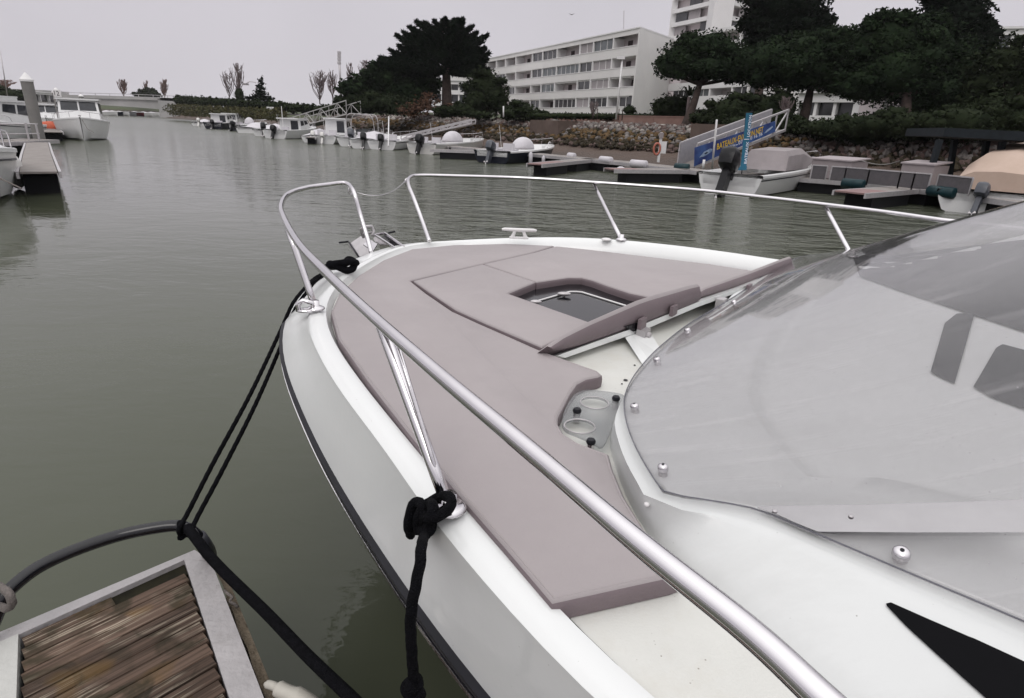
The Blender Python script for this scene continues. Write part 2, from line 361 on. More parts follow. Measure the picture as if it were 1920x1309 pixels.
# ---- sunpad cushions
def offs(poly, d):
    n = len(poly); out = []
    ar = sum(poly[i].x*poly[(i+1) % n].y-poly[(i+1) % n].x*poly[i].y for i in range(n)); sg = 1 if ar > 0 else -1
    for i in range(n):
        a, b, c = poly[i-1], poly[i], poly[(i+1) % n]
        e1 = (b-a); e2 = (c-b); e1.z = e2.z = 0; e1.normalize(); e2.normalize()
        nn = Vector((-(e1.y+e2.y), e1.x+e2.x, 0))*sg
        if nn.length < 1e-6: nn = Vector((-e1.y, e1.x, 0))*sg
        nn.normalize(); k = max(.35, nn.dot(Vector((-e1.y, e1.x, 0))*sg)); out.append(b+nn*(d/k))
    return out
def pad(px, ztop=1.088, zbot=1.052, sm=None, name='sunpad_cushion', label=None, closed_smooth=False):
    pts = [P(u, v, ztop) for u, v in px]
    if closed_smooth: pts = smooth_line(pts, 3, True)
    # drop near-duplicate points
    q = [pts[0]]
    for p in pts[1:]:
        if (p-q[-1]).length > .006: q.append(p)
    pts = q; dz = lambda l, z: [Vector((p.x, p.y, z)) for p in l]
    rows = [dz(offs(pts, .001), zbot), dz(pts, zbot+.012), dz(pts, ztop-.014), dz(offs(pts, .0015), ztop-.004), dz(offs(pts, .006), ztop), dz(offs(pts, .0085), ztop-.0018), dz(offs(pts, .012), ztop+.0005)]
    b = MB(); b.loft(rows, True); n = len(pts); k = len(b.v)-n
    b.f.append(tuple(range(k, k+n))); b.f.append(tuple(range(n-1, -1, -1)))
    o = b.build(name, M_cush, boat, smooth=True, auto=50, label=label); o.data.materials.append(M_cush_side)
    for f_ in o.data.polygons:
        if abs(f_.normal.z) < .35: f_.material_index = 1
    return o
# outer edges stay a whisker inside the lip: sample from row A
port_out = [P(u, v, 1.10) for u, v in ()]
c1 = [(1035, 1130), (945, 1024), (866, 934), (766, 812), (688, 712), (634, 634), (620, 584), (636, 549), (671, 517), (718, 488), (772, 467), (850, 459.5), (950, 457), (1040, 461),
      (1000, 473), (905, 494.5), (770, 526), (800, 550), (850, 584), (905, 609), (958, 632), (1012, 656), (1070, 677), (1122, 695), (1130, 702), (1122, 706), (1100, 710), (1083, 719), (1070, 737), (1058, 760), (1047, 782), (1047, 794), (1058, 812), (1085, 829),
      (1143, 851), (1151, 880), (1172, 930), (1212, 995), (1260, 1052), (1281, 1073), (1262, 1080), (1235, 1086)]
pad(c1, label='long port sunpad cushion notched round the cup holders')
c2 = [(774, 526.3), (905, 495.1), (1004.8, 528.8), (953, 550), (1112, 606), (1016, 651), (963, 628.5), (909, 605.5), (854, 580.5), (805, 547.5)]
pad(c2, label='centre sunpad cushion beside the hatch opening')
c3 = [(906.5, 494.9), (1000.5, 473.6), (1042, 461.5), (1105, 468), (1230, 483), (1330, 495), (1420, 509), (1415, 527), (1330, 541), (1260, 556), (1215, 556), (1180, 549), (1140, 536), (1110, 525), (1090, 520), (1065, 520), (1006, 529)]
pad(c3, label='starboard sunpad cushion ahead of the backrest')
pad([(1432, 512), (1478, 516), (1476, 525), (1425, 522)], label='small aft corner cushion')
# ---- hatch
hz = 1.056
hb = MB(); hp = [P(u, v, hz) for u, v in ((938, 562), (1066, 522), (1120, 524), (1240, 572), (1225, 600), (1118, 628))]
hb.prism(hp, (0, 0, -.012)); hatch = hb.build('deck_hatch', M_glossblack, boat)
hb = MB(); hb.tube(resample([P(u, v, hz+.004) for u, v in ((985, 571), (1068, 547), (1088, 547), (1185, 577))], 24), .0035, 6); hb.build('hatch_frame', M_white, hatch, smooth=True)
hb = MB()
for (u, v), rr_ in (((1058, 551), .03), ((1005, 566), .024)):
    c = P(u, v, hz+.012); hb.ell(c, (rr_, rr_*.45, .008), 10, 6); hb.lathe(c-Vector((0, 0, .014)), [(.006, 0), (.006, .012)], 8)
hb.build('hatch_handle', M_alu, hatch, smooth=True)
# dark seam under the centre cushion and its lifted lip
# ---- backrest panel raised on its hinges
QA, QB = P(1011, 649, 1.125), P(1480, 479, 1.215)
def PX(u, v, d): p = PP(u, v, QA-BF*d, QB-BF*d); return p
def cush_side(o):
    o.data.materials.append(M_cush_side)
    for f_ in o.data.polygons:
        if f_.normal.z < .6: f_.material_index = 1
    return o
def vpad(top, bot, a, name, label, d=.055):
    T = resample([PX(u, v, a) for u, v in top], 14); Bt = resample([PX(u, v, a) for u, v in bot], 14)
    off = BF*.17+Vector((0, 0, -.155)); off2 = BF*.006
    rows = []
    for k in range(14):
        t, b_ = T[k], Bt[k]; e = .55 if k == 0 else .9 if k == 13 else 1.
        if e < 1: m_ = (t+b_)/2; t = m_+(t-m_)*e; b_ = m_+(b_-m_)*e
        m_ = t.lerp(b_, .5); back = -BF*.012
        rows.append([t+off, t, t.lerp(b_, .12)+back*.7, t.lerp(b_, .5)+back, t.lerp(b_, .88)+back*.7, b_, b_+off])
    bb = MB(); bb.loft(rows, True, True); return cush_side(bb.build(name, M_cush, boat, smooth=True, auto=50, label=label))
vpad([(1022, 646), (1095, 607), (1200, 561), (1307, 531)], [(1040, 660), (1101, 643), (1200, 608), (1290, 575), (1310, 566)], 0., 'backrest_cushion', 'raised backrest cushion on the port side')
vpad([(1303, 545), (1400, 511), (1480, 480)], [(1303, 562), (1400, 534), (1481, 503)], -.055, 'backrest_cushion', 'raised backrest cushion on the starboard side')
bb = MB(); bb.prism([PX(u, v, .012) for u, v in ((1045, 667), (1200, 611), (1310, 566), (1410, 532), (1470, 508), (1470, 512), (1405, 541), (1310, 575), (1200, 622), (1060, 671))], BF*.25+Vector((0, 0, -.10)))
bb.build('backrest_board', M_gel, boat)
sup = MB()
sup.prism([PX(1186, 630, .02), PX(1217, 620, .02), P(1250, 672, 1.052), P(1229, 694, 1.052)], BF*.035-BS*.0)
sup.build('backrest_strut', M_gel, boat)
for (u, v) in ((1206, 626), (1352, 568)):
    hg = MB(); p = PX(u, v, .03); hg.box(p, (.045, .03, .035), (BS, BF, Vector((0, 0, 1)))); hg.lathe(p-BF*.02, [(.010, -.006), (.010, .008)], 8, (BS, Vector((0, 0, 1)), BF))
    ho = hg.build('hinge', M_alu, boat)
for (u, v) in ((1204, 606), (1263, 582), (1404, 541)):
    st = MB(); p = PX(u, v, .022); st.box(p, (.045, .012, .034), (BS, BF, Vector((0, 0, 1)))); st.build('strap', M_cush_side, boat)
st = MB(); st.prism([PX(u, v, .016) for u, v in ((1390, 553), (1430, 537), (1440, 548), (1395, 566))], BF*.1); st.prism([PX(u, v, .016) for u, v in ((1172, 613), (1196, 606), (1200, 618), (1188, 622))], BF*.1)
st.build('gap', M_glossblack, boat, kind='stuff')  # solid black blocks paint the shade inside the cavities under the backrest
# ---- bow rail of stainless tube
R1 = .0115
def railpts(l): return smooth_line([P(u, v, z) for u, v, z in l], 7)
pr = railpts([(1640, 1400, 1.35), (1540, 1309, 1.35), (1400, 1180, 1.35), (1200, 1020, 1.35), (1000, 850, 1.35), (830, 708, 1.35), (700, 594, 1.35), (610, 510, 1.35), (560, 457, 1.35), (533, 410, 1.352), (527, 385, 1.353), (540, 364, 1.355), (575, 352, 1.36), (615, 346, 1.36), (642, 343, 1.36), (655, 347, 1.355), (664, 362, 1.33), (675, 400, 1.23), (688, 443, 1.12), (696, 474, 1.05)])
b = MB(); b.tube([bw(-5.4, -2.0, 1.30), bw(-3.6, -2.02, 1.345), bw(-2.9, -2.03, 1.35)]+pr, R1, 14); rail = b.build('bow_rail', M_steel2, boat, smooth=True, label='port bow rail of stainless tube')
def stanchion(par, top, foot, flange=True, r=.0115):
    b = MB(); b.tube(resample([foot, top], 5), r, 12); o = b.build('stanchion', M_steel2, par, smooth=True)
    b = MB(); ax = (Vector((1, 0, 0)), Vector((0, 1, 0)), Vector((0, 0, 1)))
    b.lathe(foot+Vector((0, 0, .001)), [(.030, 0), (.030, .004), (.024, .008), (.013, .012), (.013, .03)], 20); b.build('stanchion_base', M_steel, o, smooth=True, )
    return o
stanchion(rail, P(716, 612, 1.342), P(842, 955, 1.085))
stanchion(rail, P(541, 430, 1.342), P(592, 580, 1.085))
b = MB(); b.tube(resample([P(741, 634, 1.342), P(838, 950, 1.085)], 4), .0045, 8); b.build('rail_brace', M_steel, rail, smooth=True)
sr = railpts([(805, 452, 1.09), (791, 412, 1.17), (776, 372, 1.27), (766, 346, 1.33), (768, 333, 1.35), (785, 329, 1.352), (850, 330, 1.35), (980, 334, 1.35), (1110, 342, 1.35), (1300, 356, 1.35), (1440, 371, 1.35), (1540, 383, 1.35), (1660, 398, 1.35), (1765, 413, 1.35)])
b = MB(); b.tube(sr+[bw(-3.2, 1.12, 1.35), bw(-5.4, 1.1, 1.3)], R1, 12); rail2 = b.build('bow_rail', M_steel2, boat, smooth=True, label='starboard bow rail of stainless tube')
stanchion(rail2, P(1112, 342, 1.345), P(1165, 450, 1.135))
stanchion(rail2, P(1546, 385, 1.345), P(1598, 482, 1.13))
# guard wire between the two rails
b = MB(); b.tube(smooth_line([P(668, 361, 1.33), P(690, 366, 1.32), (P(715, 366, 1.315)), P(738, 358, 1.32), P(752, 347, 1.335), P(762, 338, 1.345)], 5), .0022, 6)
wire = b.build('guard_wire', M_steel, boat, smooth=True)
b = MB()
for (u, v, z) in ((658, 352, 1.34), (763, 337, 1.345)):
    c = P(u, v, z); b.tube([c+BS*(.018*math.cos(t))+Vector((0, 0, -.015+.024*math.sin(t))) for t in [i*math.pi/5 for i in range(11)]], .0035, 6)
    b.tube([c-Vector((0, 0, .03)), c+BS*.03-Vector((0, 0, .05))], .004, 6)
b.build('shackle', M_steel, wire, smooth=True)
# ---- cleats
def cleat(cx, cy, z, dirv, L, m):
    c = P(cx, cy, z); b = MB(); up = Vector((0, 0, 1))
    b.tube([c-dirv*(L/2)+up*.045, c-dirv*(L*.42)+up*.047, c+up*.045, c+dirv*(L*.42)+up*.047, c+dirv*(L/2)+up*.045], [.006, .009, .011, .009, .006], 8)
    for s_ in (-1, 1): b.tube([c+dirv*(s_*L*.2), c+dirv*(s_*L*.16)+up*.02, c+dirv*(s_*L*.13)+up*.04], [.014, .009, .009], 8)
    b.box(c+up*.003, (L*.55, .03, .008), (dirv, up.cross(dirv), up))
    return b.build('cleat', m, boat, smooth=True, auto=50)
cleat(973, 447, 1.12, Vector((1, 0, 0)), .19, M_white)
b = MB(); c = P(700, 451, 1.0)
# pop-up fairlead on the port bow
c = P(568, 583, 1.085); b = MB(); b.tube([c+Vector((-.015, 0, 0)), c+Vector((-.015, 0, .025)), c+Vector((0, .01, .034)), c+Vector((.03, .012, .025)), c+Vector((.03, .012, 0))], .009, 8); b.ell(c+Vector((.006, .006, 0)), (.035, .022, .008), 12, 5)
b.build('fairlead', M_steel, boat, smooth=True)
b = MB(); b.ell(P(1137, 449, 1.135), (.03, .03, .008), 10, 5); b.build('deck_filler_cap', M_white, boat, smooth=True)
# ---- anchor roller and anchor at the stem
b = MB()
def plate(px, z, th=.006):
    return [P(u, v, z_) for (u, v, z_) in px]
b.prism(plate([(700, 448, 1.05), (704, 440, 1.10), (745, 467, 1.07), (738, 470, 1.0), (715, 470, 1.0)], 0), (.004, .004, .001))
b.prism(plate([(720, 438, 1.10), (757, 462, 1.07), (752, 466, 1.02), (716, 446, 1.04)], 0), (.004, .004, .001))
b.bar(P(698, 442, 1.10), P(721, 437, 1.10), .008, .012); b.bar(P(703, 441, 1.103), P(742, 466, 1.075), .007, .01); b.bar(P(721, 437, 1.103), P(758, 463, 1.075), .007, .01)
b.build('anchor_roller', M_steel, boat)
b = MB(); b.prism(plate([(704, 450, 1.05), (721, 441, 1.08), (756, 464, 1.05), (743, 469, 1.04)], 0), (0, 0, -.01)); b.build('roller_channel', M_glossblack, boat)
anc = thing('anchor', 'small galvanised anchor stowed on the bow roller of the near boat', 'anchor', tuple(P(690, 460, 1.0)))
b = MB()
b.prism(plate([(654, 458, 1.0), (676, 443, 1.04), (700, 452, 1.03), (698, 474, .99), (672, 482, .97)], 0), (0, 0, -.012)); b.build('fluke', M_alu, anc)
b = MB(); b.tube([P(655, 455, 1.01), P(665, 470, .99), P(674, 484, .97)], .006, 6); b.tube([P(653, 453, 1.01), P(636, 455, 1.0)], .006, 6); b.tube([P(728, 437, 1.08), P(741, 434, 1.09)], .006, 6); b.build('stock', M_black, anc, smooth=True)
b = MB(); b.prism(plate([(681, 460, 1.05), (692, 452, 1.07), (708, 459, 1.07), (700, 472, 1.04), (695, 470, 1.04)], 0), (0, 0, .006)); b.build('shank', M_steel2, anc)
b = MB(); b.tube([P(u, v, z) for u, v, z in ((682, 446, 1.06), (676, 430, 1.11), (684, 425, 1.13), (697, 424, 1.13), (701, 434, 1.1), (698, 442, 1.08))], .009, 7); b.tube([P(681, 438, 1.09), P(699, 436, 1.09)], .006, 6); b.build('swivel', M_alu, anc, smooth=True)
# ---- cup holder plate
def flat_with_holes(outer, holes, th, name, m, par):
    import bmesh
    bm = bmesh.new(); es = []
    off = wloc(par)
    for loop in [outer]+holes:
        vs = [bm.verts.new(p-off) for p in loop]
        for i in range(len(vs)): es.append(bm.edges.new((vs[i], vs[(i+1) % len(vs)])))
    bmesh.ops.triangle_fill(bm, edges=es, use_beauty=True)
    r = bmesh.ops.extrude_face_region(bm, geom=bm.faces[:]); bmesh.ops.translate(bm, vec=Vector((0, 0, -th)), verts=[e for e in r['geom'] if isinstance(e, bmesh.types.BMVert)])
    bmesh.ops.recalc_face_normals(bm, faces=bm.faces[:])
    me = bpy.data.meshes.new(name); bm.to_mesh(me); bm.free(); me.materials.append(m); o = bpy.data.objects.new(name, me); C.objects.link(o); o.parent = par; return o
def film_mat(name, col, tint, film, rough=.08):
    m = bpy.data.materials.new(name); m.use_nodes = True; N = m.node_tree.nodes; L = m.node_tree.links; N.remove(N['Principled BSDF'])
    out = N['Material Output']; tr = N.new('ShaderNodeBsdfTransparent'); tr.inputs[0].default_value = (*tint, 1)
    df = N.new('ShaderNodeBsdfDiffuse'); df.inputs[0].default_value = (*col, 1)
    gl = N.new('ShaderNodeBsdfGlossy'); gl.inputs['Roughness'].default_value = rough; gl.inputs[0].default_value = (1, 1, 1, 1)
    ge = N.new('ShaderNodeNewGeometry'); dp = N.new('ShaderNodeVectorMath'); dp.operation = 'DOT_PRODUCT'; L.new(ge.outputs['Incoming'], dp.inputs[0]); L.new(ge.outputs['Normal'], dp.inputs[1])
    ab = N.new('ShaderNodeMath'); ab.operation = 'ABSOLUTE'; L.new(dp.outputs['Value'], ab.inputs[0])
    om = N.new('ShaderNodeMath'); om.operation = 'SUBTRACT'; om.inputs[0].default_value = 1; L.new(ab.outputs[0], om.inputs[1])
    pw = N.new('ShaderNodeMath'); pw.operation = 'POWER'; L.new(om.outputs[0], pw.inputs[0]); pw.inputs[1].default_value = 5
    fr = N.new('ShaderNodeMath'); fr.operation = 'MULTIPLY_ADD'; L.new(pw.outputs[0], fr.inputs[0]); fr.inputs[1].default_value = .9; fr.inputs[2].default_value = .03
    m1 = N.new('ShaderNodeMixShader'); m2 = N.new('ShaderNodeMixShader'); m1.inputs[0].default_value = film
    L.new(tr.outputs[0], m1.inputs[1]); L.new(df.outputs[0], m1.inputs[2]); L.new(fr.outputs[0], m2.inputs[0]); L.new(m1.outputs[0], m2.inputs[1]); L.new(gl.outputs[0], m2.inputs[2]); L.new(m2.outputs[0], out.inputs[0])
    return m, m1
M_acry, _ = film_mat('clear_acrylic', (.5, .5, .5), (.74, .75, .76), .10)
hole = lambda u, v, r, n=28: [P(u, v, 1.078)+Vector((r*math.cos(2*math.pi*i/n), r*math.sin(2*math.pi*i/n), 0)) for i in range(n)]
chp = flat_with_holes(smooth_line([P(u, v, 1.078) for u, v in ((1054, 792), (1058, 772), (1068, 752), (1080, 738), (1100, 731), (1130, 733), (1158, 737), (1170, 742), (1166, 756), (1148, 800), (1130, 836), (1110, 828), (1080, 815), (1060, 806))], 3, True), [hole(1115, 755, .034), hole(1087, 799, .034)], .006, 'cup_holder_plate', M_acry, boat)
for (u, v) in ((1115, 755), (1087, 799)):
    h_ = hole(u, v, .034); b = MB(); b.tube(h_+[h_[0]], .0016, 5, cap=False); b.build('hole_rim', M_alu, chp, smooth=True)
for (u, v) in ((1155, 748), (1082, 771), (1108, 829)):
    c = P(u, v, 1.080); b = MB(); b.lathe(c-Vector((0, 0, .026)), [(.008, 0), (.008, .022)], 12); o = b.build('spacer', M_steel, chp, smooth=True, auto=40)
    b = MB(); b.lathe(c-Vector((0, 0, .002)), [(.0095, 0), (.0105, .004), (.008, .009), (.004, .0095)], 14); b.build('bolt_cap', M_black, chp, smooth=True, auto=40)
b = MB()
for (u, v, r) in ((1173, 713, .006), (1190, 685, .003), (1166, 720, .0025), (1210, 1110, 0.0)):
    if r: b.lathe(P(u, v, DECK+.0015), [(r, 0), (r, .0015)], 10)
b.build('drain_hole', M_glossblack, boat)
# ------------------------------------------------------------------ coachroof and windscreen of the near boat
def wsz(a, s_, z0=1.13):
    y = min(1., math.sqrt((s_/1.56)**2+.004)); x = -1.85-a-.3*y**5
    if x <= 0 or y >= 1: return z0
    return z0+.558*x**.865*max(0, 1-y**1.06)**.8
edge_px = [(2300, 1330), (1920, 1165), (1740, 1089), (1530, 1000), (1420, 955), (1330, 938), (1262, 927), (1243, 920), (1215, 880), (1188, 830), (1173, 785), (1171, 745), (1184, 712), (1205, 683), (1237, 650), (1290, 608), (1345, 575)]
E0 = [inb(P(u, v, 1.13)) for u, v in edge_px]
E0 = [(-5.2, -1.60), (-4.0, -1.58), (-3.3, -1.56)]+E0+[(-1.845, -.05)]
full = E0+[(a, -s_*.88) for a, s_ in reversed(E0[:-1])]
NE = 260
EL = resample(smooth_line([Vector((a, s_, 0)) for a, s_ in full], 6), NE)
def target(p):     # where each edge point heads inward
    return Vector((min(-3.2, p.x-.9) if p.x < -2.3 else -3.2, p.y*.10, 0))
ZT = 3.2
def surf(gap=0., inset=0., ts=None, zoff=0.):
    rows = []
    for t in ts:
        row = []
        for p in EL:
            T = target(p); L = (T-p).length; tt = min(1, t+inset/L); q = p.lerp(T, tt); a, s_ = q.x, q.y
            # ease the windscreen curve: distance from the edge
            row.append(bw(a, s_, wsz(a, s_)-(wsz(p.x, p.y)-1.13)*max(0, 1-tt*4)-(gap+(.045 if gap else 0)*min(1, max(0, (tt-.17)/.035)))*min(1, (tt*L+.02)/.25)+zoff))
        rows.append(row)
    return rows
ts = [0, .01, .025, .05, .08, .12, .16, .17, .18, .19, .205, .23, .26, .3, .38, .47, .57, .68, .8, .9, 1.]
ws_rows = surf(0, 0, ts)
w = MB(); w.loft(ws_rows)
bvh_ws = BVHTree.FromPolygons(w.v, w.f)
def hit(bvh, u, v, off=0.):
    d = ray(u, v).normalized(); h_ = bvh.ray_cast(EYE, d)
    if h_[0] is None: return None
    n = h_[1]; n = n if n.dot(d) < 0 else -n
    return h_[0]+n*off
def screen_mat():
    m, m1 = film_mat('smoked_acrylic', (.52, .51, .52), (.88, .875, .88), .3, .03)
    N = m.node_tree.nodes; L = m.node_tree.links
    tc = N.new('ShaderNodeTexCoord'); a = N.new('ShaderNodeTexNoise'); a.inputs['Scale'].default_value = 2.2; a.inputs['Detail'].default_value = 7; a.inputs['Roughness'].default_value = .65
    L.new(tc.outputs['Object'], a.inputs['Vector'])
    mr = N.new('ShaderNodeMapRange'); mr.inputs[1].default_value = .3; mr.inputs[2].default_value = .7; mr.inputs[3].default_value = .01; mr.inputs[4].default_value = .10
    L.new(a.outputs[0], mr.inputs[0])
    vo = N.new('ShaderNodeTexVoronoi'); vo.inputs['Scale'].default_value = 38; L.new(tc.outputs['Object'], vo.inputs['Vector'])
    rv = N.new('ShaderNodeMapRange'); rv.inputs[1].default_value = .07; rv.inputs[2].default_value = .04; rv.inputs[3].default_value = 0; rv.inputs[4].default_value = .5; L.new(vo.outputs['Distance'], rv.inputs[0])
    # fine grime specks and long wipe scratches
    mp = N.new('ShaderNodeMapping'); mp.inputs['Rotation'].default_value = (0, 0, .95); mp.inputs['Scale'].default_value = (1.5, 40, 1); L.new(tc.outputs['Object'], mp.inputs['Vector'])
    sc = N.new('ShaderNodeTexNoise'); sc.inputs['Scale'].default_value = 1.6; sc.inputs['Detail'].default_value = 4; L.new(mp.outputs[0], sc.inputs['Vector'])
    r2 = N.new('ShaderNodeMapRange'); r2.inputs[1].default_value = .56; r2.inputs[2].default_value = .72; r2.inputs[3].default_value = 0; r2.inputs[4].default_value = .16; L.new(sc.outputs[0], r2.inputs[0])
    ad = N.new('ShaderNodeMath'); ad.operation = 'ADD'; L.new(mr.outputs[0], ad.inputs[0]); L.new(r2.outputs[0], ad.inputs[1]); a3 = N.new('ShaderNodeMath'); a3.operation = 'ADD'; L.new(ad.outputs[0], a3.inputs[0]); L.new(rv.outputs[0], a3.inputs[1]); L.new(a3.outputs[0], m1.inputs[0])
    return m
M_ws = screen_mat()
wso = w.build('windscreen', M_ws, boat, smooth=True, merge=False)
so = wso.modifiers.new('thickness', 'SOLIDIFY'); so.thickness = .005; so.offset = -1
# cut edge of the acrylic
b = MB(); b.tube(ws_rows[0][16:244], .0013, 6); b.build('windscreen_edge', mat('acrylic_edge', (.10, .10, .12), .25, var=.2), wso, smooth=True)
# coachroof
base_px = [(2100, 1760), (1800, 1510), (1560, 1309), (1440, 1205), (1340, 1120), (1281, 1072), (1215, 1000), (1172, 925), (1150, 860), (1142, 830), (1150, 800), (1163, 770), (1178, 745), (1200, 712), (1235, 672), (1300, 618), (1360, 582)]
R0 = [inb(P(u, v, 1.052)) for u, v in base_px]; R0 = [(-5.2, -1.78), (-4.0, -1.77), (-3.2, -1.75)]+R0+[(-1.80, -.05)]
ridge_px = [(2300, 1420), (1920, 1222), (1740, 1132), (1560, 1046), (1460, 1005), (1400, 985), (1330, 965), (1270, 955), (1222, 948), (1195, 905), (1172, 862), (1158, 822), (1152, 790), (1162, 760), (1178, 728), (1200, 698), (1235, 660), (1300, 610), (1360, 576)]
R1_ = [inb(P(u, v, 1.125)) for u, v in ridge_px]; R1_ = [(-5.2, -1.65), (-4.0, -1.64), (-3.2, -1.62)]+R1_+[(-1.825, -.05)]
def fullrow(R_): return resample(smooth_line([Vector((a, s_, 0)) for a, s_ in R_+[(a, -s_*.9) for a, s_ in reversed(R_[:-1])]], 6), NE)
def match(row, ref):     # pair each reference point with the nearest point of the row
    out = []
    fine = resample(row, 1500)
    for p in ref:
        out.append(min(fine, key=lambda q: (q-p).length_squared))
    return out
r0 = match(fullrow(R0), EL); r1 = match(fullrow(R1_), EL)
def L3(row, z): return [bw(p.x, p.y, z) for p in row]
def mixz(a, b, t, z): return [bw(p.x+(q.x-p.x)*t, p.y+(q.y-p.y)*t, z) for p, q in zip(a, b)]
inner = surf(.07, .02, ts[1:])
cr_rows = [L3(r0, 1.045), mixz(r0, r1, .04, 1.056), mixz(r0, r1, .25, 1.078), mixz(r0, r1, .6, 1.104), mixz(r0, r1, .88, 1.121), L3(r1, 1.125), mixz(r1, EL, .5, 1.122), mixz(r1, EL, .9, 1.118)]+inner
cr = MB(); cr.loft(cr_rows); bvh_cr = BVHTree.FromPolygons(cr.v, cr.f)
roof = cr.build('coachroof', M_roof, boat, smooth=True, auto=50, merge=False)
def patch(bvh, top, bot, n, m_, off, name, mtl, par, **k):
    # a panel laid on a curved surface between two pixel lines
    def rl(l, n_):
        q = resample([Vector((u, v, 0)) for u, v in l], n_); return q
    T = rl(top, n); Bq = rl(bot, n); rows = []
    for j in range(m_+1):
        row = []
        for i in range(n):
            q = T[i].lerp(Bq[i], j/m_); h_ = hit(bvh, q.x, q.y, off)
            for up_ in range(1, 30):
                if h_ is None or (bvh is bvh_ws and (h_-EYE).length > 3.5): h_ = hit(bvh, q.x, q.y-up_*.8, off)
                else: break
            row.append(h_)
        good = [x for x in row if x is not None]
        if not good: continue
        for i in range(n):
            if row[i] is None: row[i] = min(((abs(k_-i), x) for k_, x in enumerate(row) if x is not None), key=lambda q_: q_[0])[1]
        rows.append(row)
    b = MB(); b.loft(rows); return b.build(name, mtl, par, smooth=True, merge=False, **k)
M_wind = mat('dark_window', (.003, .003, .004), .4, var=.2, spec=.05)
patch(bvh_cr, [(1661, 1134), (1668, 1131), (1740, 1163), (1830, 1202), (1960, 1262)], [(1662, 1138), (1700, 1178), (1760, 1233), (1845, 1309), (1960, 1420)], 34, 8, .003, 'side_window', M_wind, roof)
M_dash = mat('dark_dashboard', (.014, .014, .019), .35, col2=(.03, .03, .038), scale=3)
patch(bvh_cr, [(1600, 486), (1700, 452), (1800, 418), (1925, 384)], [(1612, 520), (1700, 552), (1780, 578), (1925, 626)], 40, 18, .004, 'dashboard', M_dash, roof)
patch(bvh_cr, [(1772, 608), (1795, 590), (1828, 590)], [(1745, 700), (1772, 714), (1790, 722)], 12, 10, .004, 'hatch_window', M_dash, roof)
patch(bvh_cr, [(1868, 655), (1880, 648), (1925, 660)], [(1825, 728), (1860, 748), (1925, 772)], 14, 8, .004, 'hatch_window', M_dash, roof)
# stainless strip on the screen
strip = patch(bvh_ws, [(1419, 953), (1600, 950), (1760, 946), (1925, 940)], [(1424, 960), (1520, 1000), (1700, 1001.5), (1925, 1001.5)], 40, 6, .004, 'screen_strip', mat('strip_steel', (.37, .36, .37), .12, metal=1, var=.1, scale=5, bump=.12, bscale=7), wso)
for (u, v) in ((1452, 962), (1595, 972)):
    c = hit(bvh_ws, u, v, .005)
    if c is None: continue
    b = MB(); b.ell(c, (.0042, .0042, .002), 12, 5); b.build('screw', M_alu, strip, smooth=True)
def wsbolt(u, v, r):
    c = hit(bvh_ws, u, v, .0)
    if c is None or hit(bvh_ws, u, v, .01) is None: return
    n = (hit(bvh_ws, u, v, .01)-c).normalized(); X = n.orthogonal().normalized(); Y = n.cross(X); ax = (X, Y, n)
    b = MB(); b.lathe(c, [(r*1.15, -.004), (r*1.15, .003), (r, .006), (r*.6, .008)], 16, ax); o = b.build('screen_bolt', M_steel, wso, smooth=True, auto=45)
    b = MB(); b.lathe(c, [(r*.3, .0082), (r*.3, .009)], 8, ax); b.build('socket', M_black, o)
    b = MB(); b.lathe(c-n*.05, [(r*.95, 0), (r*.95, .045)], 12, ax); b.build('bolt_spacer', M_alu, o, smooth=True, auto=40)
wsbolt(1690, 1038, .0105)
for (u, v), r in (((1243, 878), .0085), ((1190, 763), .0085), ((1232, 675), .0085), ((1289, 620), .0085), ((1376, 567), .008)):
    if hit(bvh_ws, u, v): wsbolt(u, v, r)
c = hit(bvh_cr, 1215, 944, .004)
if c: b = MB(); b.ell(c, (.005, .005, .004), 12, 6); b.build('snap_fastener', M_white, roof, smooth=True)
